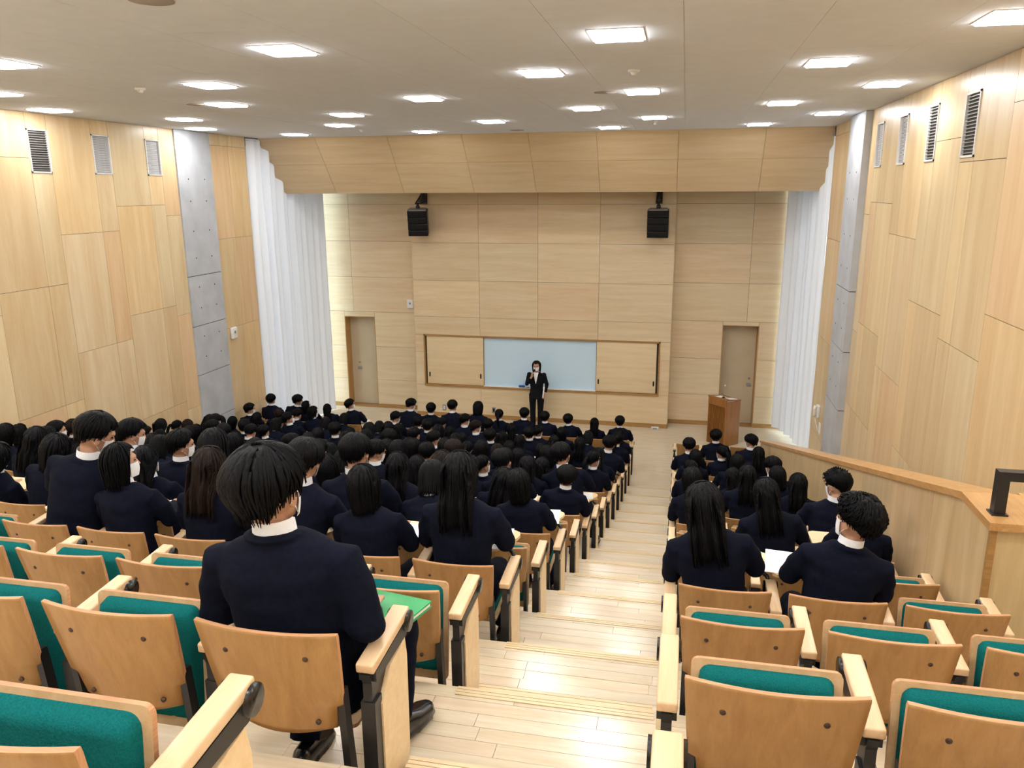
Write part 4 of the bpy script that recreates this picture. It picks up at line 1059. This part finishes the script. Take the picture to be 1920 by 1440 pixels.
for p in PEOPLE:
    i, b, k, pz, dx, sc, kind, yw = int(p[0]), p[1], int(p[2]), int(p[3]), float(p[4]), float(p[5]), p[6], int(p[7]); n += 1
    if i == 1: continue
    pose = POSES.get((pz, yw), POSES[(pz, 0)])
    person(Vector((seat_x(b, k), YR(i), PLAT[i])), dx, sc, pose, kind, HP[kind] + ' person in navy suit, ' + place(b, k, i), brown_=(n % 23 == 5), seed=n, shoes=(k == 0 and b == 'C'), sx=1.05 if kind in 'mcs' else .98)

# the man in the second-last row, green folder on his lap
S_ = spine((0, .14, .50), R_(2)); 
PM = seated(R_(-4), R_(0), R_(14), {1: Vector((.226, .10, .73)), -1: Vector((-.250, .14, .725))}, {1: Vector((.150, .315, .675)), -1: Vector((-.08, .40, .64))}, vox=.0055, jvox=.009, hcurl=.35)
TM = legs({1: (.145, .58, .50), -1: (-.14, .54, .50)}, {1: (.12, .50, .10), -1: (-.15, .34, .10)}, None, jv=.011)
mb_ = Vector((seat_x('C', 0), YR(1), PLAT[1]))
man = person(mb_, -.055, .932, PM, 'm', 'short-haired person in dark suit alone among empty seats, green folder on lap', trousers=TM, seed=3, sx=1.14, hsc=1.12)
link('shoe', SHOE, man, M=Matrix.Translation((.125, .53, 0)) @ Matrix.Rotation(R_(-14), 4, 'Z') @ Matrix.Scale(1.08, 4)); link('shoe', SHOE, man, (-.15, .36, 0))
t = thing('folder', 'green plastic folder lying on the lap of the back-row person', 'folder', mb_ + Vector((.115, .40, .562)), R_(-10))
Mt = Matrix.Rotation(R_(-6), 4, 'X')
link('cover', MB().bbox(-.16, .16, -.115, .115, .012, .018, .002, 0, Mt).bbox(-.16, -.152, -.115, .115, -.004, .018, .002, 0, Mt).mesh('cover', 'green_plastic'), t); link('back_cover', MB().bbox(-.158, .16, -.115, .115, -.006, -.002, .001, 0, Mt).mesh('back_cover', 'green_plastic'), t)
link('sheets', MB().box(-.15, .155, -.112, .112, -.001, .011, 0, Mt).mesh('sheets', 'paper'), t)
# small things on tablets
t = thing('pencil_case', 'bright yellow pouch standing on a tablet near the back rows', 'pencil case', (-2.50, 4.82, PLAT[4] + .703), R_(20)); link('pouch', MB().bbox(-.03, .03, -.05, .05, 0, .085, .018).mesh('pouch', 'yellow_plastic'), t); link('zip', MB().box(-.004, .004, -.045, .045, .084, .087).mesh('zip', 'grey_metal'), t)
t = thing('pencil_case', 'grey soft pencil case lying beside the yellow pouch', 'pencil case', (-2.40, 4.66, PLAT[4] + .705), R_(-30)); link('pouch', MB().tube([(-.09, 0, .025), (-.06, 0, .025), (.06, 0, .025), (.09, 0, .025)], [(.012, .012), (.03, .025), (.03, .025), (.012, .012)], 12, 0, (0, 1, 0)).mesh('pouch', 'grey_cloth'), t); link('stripe', MB().tube([(-.015, 0, .025), (.015, 0, .025)], [(.0306, .0256), (.0306, .0256)], 12, 0, (0, 1, 0)).mesh('stripe', 'paper'), t)

# ------------------------------------------------------------------ the standing speaker
def standing():
    p = Pose(); S = spine((0, 0, .86), R_(1)); sh = {a: S(.455) + Vector((a * .165, 0, 0)) for a in (-1, 1)}
    el = {1: Vector((.225, .0, 1.07)), -1: Vector((-.228, -.02, 1.075))}; wr = {1: Vector((.085, .19, 1.29)), -1: Vector((-.205, .11, .885))}
    p.Mh = Matrix.Translation(S(.665) + Vector((0, .012, 0))) @ Matrix.Rotation(R_(-4), 4, 'X')
    jk = MB(); prof = [(-.13, .175, .125), (-.06, .170, .122), (.04, .155, .11), (.13, .142, .10), (.24, .156, .11), (.34, .166, .108), (.42, .168, .09), (.47, .140, .08), (.50, .10, .066), (.52, .07, .058)]
    jk.tube([S(t) for t, a, c in prof], [(a, c) for t, a, c in prof], 26)
    for a in (-1, 1):
        e, w = el[a], wr[a]; jk.ball(e, .047); jk.ball(sh[a], .056); jk.tube([S(.45) + Vector((a * .09, 0, 0)), sh[a], sh[a].lerp(e, .5), e, e.lerp(w, .12), e.lerp(w, .6), e.lerp(w, .88)], [.05, .056, .05, .045, .044, .040, .036], 14, 0, (0, 1, 0))
    p.jacket = remesh(jk, .010, 'jacket', ('black_suit',), 2, .003, 8.0)
    bd = MB(); pb = [(-.05, .13, .09), (.14, .115, .08), (.30, .135, .09), (.42, .14, .075), (.48, .10, .06), (.52, .052, .05)]
    bd.tube([S(t) for t, a, c in pb], [(a, c) for t, a, c in pb], 18); bd.tube([S(.46), S(.53), p.Mh @ Vector((0, -.02, -.06)), p.Mh @ Vector((0, -.015, -.02))], [.052, .047, .046, .048], 14); head(bd, p.Mh)
    for a in (-1, 1):
        e, w = el[a], wr[a]; bd.tube([S(.44) + Vector((a * .08, 0, 0)), sh[a], sh[a].lerp(e, .5), e, e.lerp(w, .5), w], [.035, .04, .037, .033, .030, .024], 12, 0, (0, 1, 0))
    hand(bd, wr[1], (-.22, .12, 1.0), (-.5, .7, 0), 1.0); hand(bd, wr[-1], (.1, .25, -1), (.3, .9, 0), .7)
    for a in (-1, 1): bd.tube([(a * .085, 0, .86), (a * .085, 0, .46), (a * .08, -.01, .06)], [.07, .05, .035], 12)
    p.body = remesh(bd, .0055, 'body', ('skin',), 1)
    tr = MB(); tr.tube([(0, 0, .78), (0, 0, .90)], [(.165, .115), (.15, .105)], 22)
    for a in (-1, 1): tr.tube([(a * .088, 0, .84), (a * .092, 0, .70), (a * .088, 0, .45), (a * .085, -.005, .06)], [.088, .082, .066, .062], 16)
    p.tr = remesh(tr, .011, 'trousers', ('black_suit',), 2, .003, 8.0)
    bl = []; nr_ = 10
    for j in range(nr_ + 1):
        tt = .52 - .27 * j / nr_; c = S(tt); hw_ = .052 * (1 - j / nr_) ** .9 + .002
        rx = .08 + .07 * min(1, j / 4); ry = .062 + .052 * min(1, j / 4)
        for k in range(7):
            x = -hw_ + 2 * hw_ * k / 6; bl.append((c.x + x, c.y + ry * math.sqrt(max(0, 1 - (x / rx) ** 2)) + .008, c.z))
    p.blouse = MB().add(bl, [(j * 7 + k, j * 7 + k + 1, j * 7 + k + 8, j * 7 + k + 7) for j in range(nr_) for k in range(6)], 0, True).mesh('blouse', 'shirt_white')
    p.wr = wr
    return p
SP = standing()
wt = thing('person', 'standing speaker in black trouser suit and mask holding a microphone by whiteboard', 'person', (-3.30, 18.05, 0), math.pi); wt.scale = (1.07, 1, 1)
link('body', SP.body, wt); link('jacket', SP.jacket, wt); link('trousers', SP.tr, wt); link('blouse', SP.blouse, wt); link('hair', BROWN['b'], wt, M=SP.Mh @ Matrix.Diagonal((.96, .98, 1, 1))); link('face_mask', MASK, wt, M=SP.Mh); link('eyes', EYES, wt, M=SP.Mh)
for a in (-1, 1): link('shoe', SHOE, wt, (a * .085, .03, 0))
MW = Matrix.Translation((-3.30, 18.05, 0)) @ Matrix.Rotation(math.pi, 4, 'Z')
mc = thing('microphone', 'black handheld microphone held up to the mask of the speaker', 'microphone', (0, 0, 0)); a_, b_ = MW @ Vector((.075, .20, 1.33)), MW @ Vector((.015, .175, 1.475))
link('handle', MB().tube([a_, a_.lerp(b_, .78)], [.012, .015], 12).mesh('handle', 'black_plastic'), mc); link('head', MB().ball(a_.lerp(b_, .9), .024).mesh('head', 'speaker_grille'), mc)
ps = thing('paper_sheet', 'folded white notes held down at the side of the standing speaker', 'paper', (0, 0, 0)); ps_c = MW @ Vector((-.195, .17, .90)); ps.matrix_world = Matrix.Translation(ps_c) @ Matrix.Rotation(R_(6), 4, 'Y')
link('sheet', MB().box(-.010, .010, -.05, .05, -.10, .16).mesh('sheet', 'paper'), ps)
bpy.data.scenes.remove(WS)
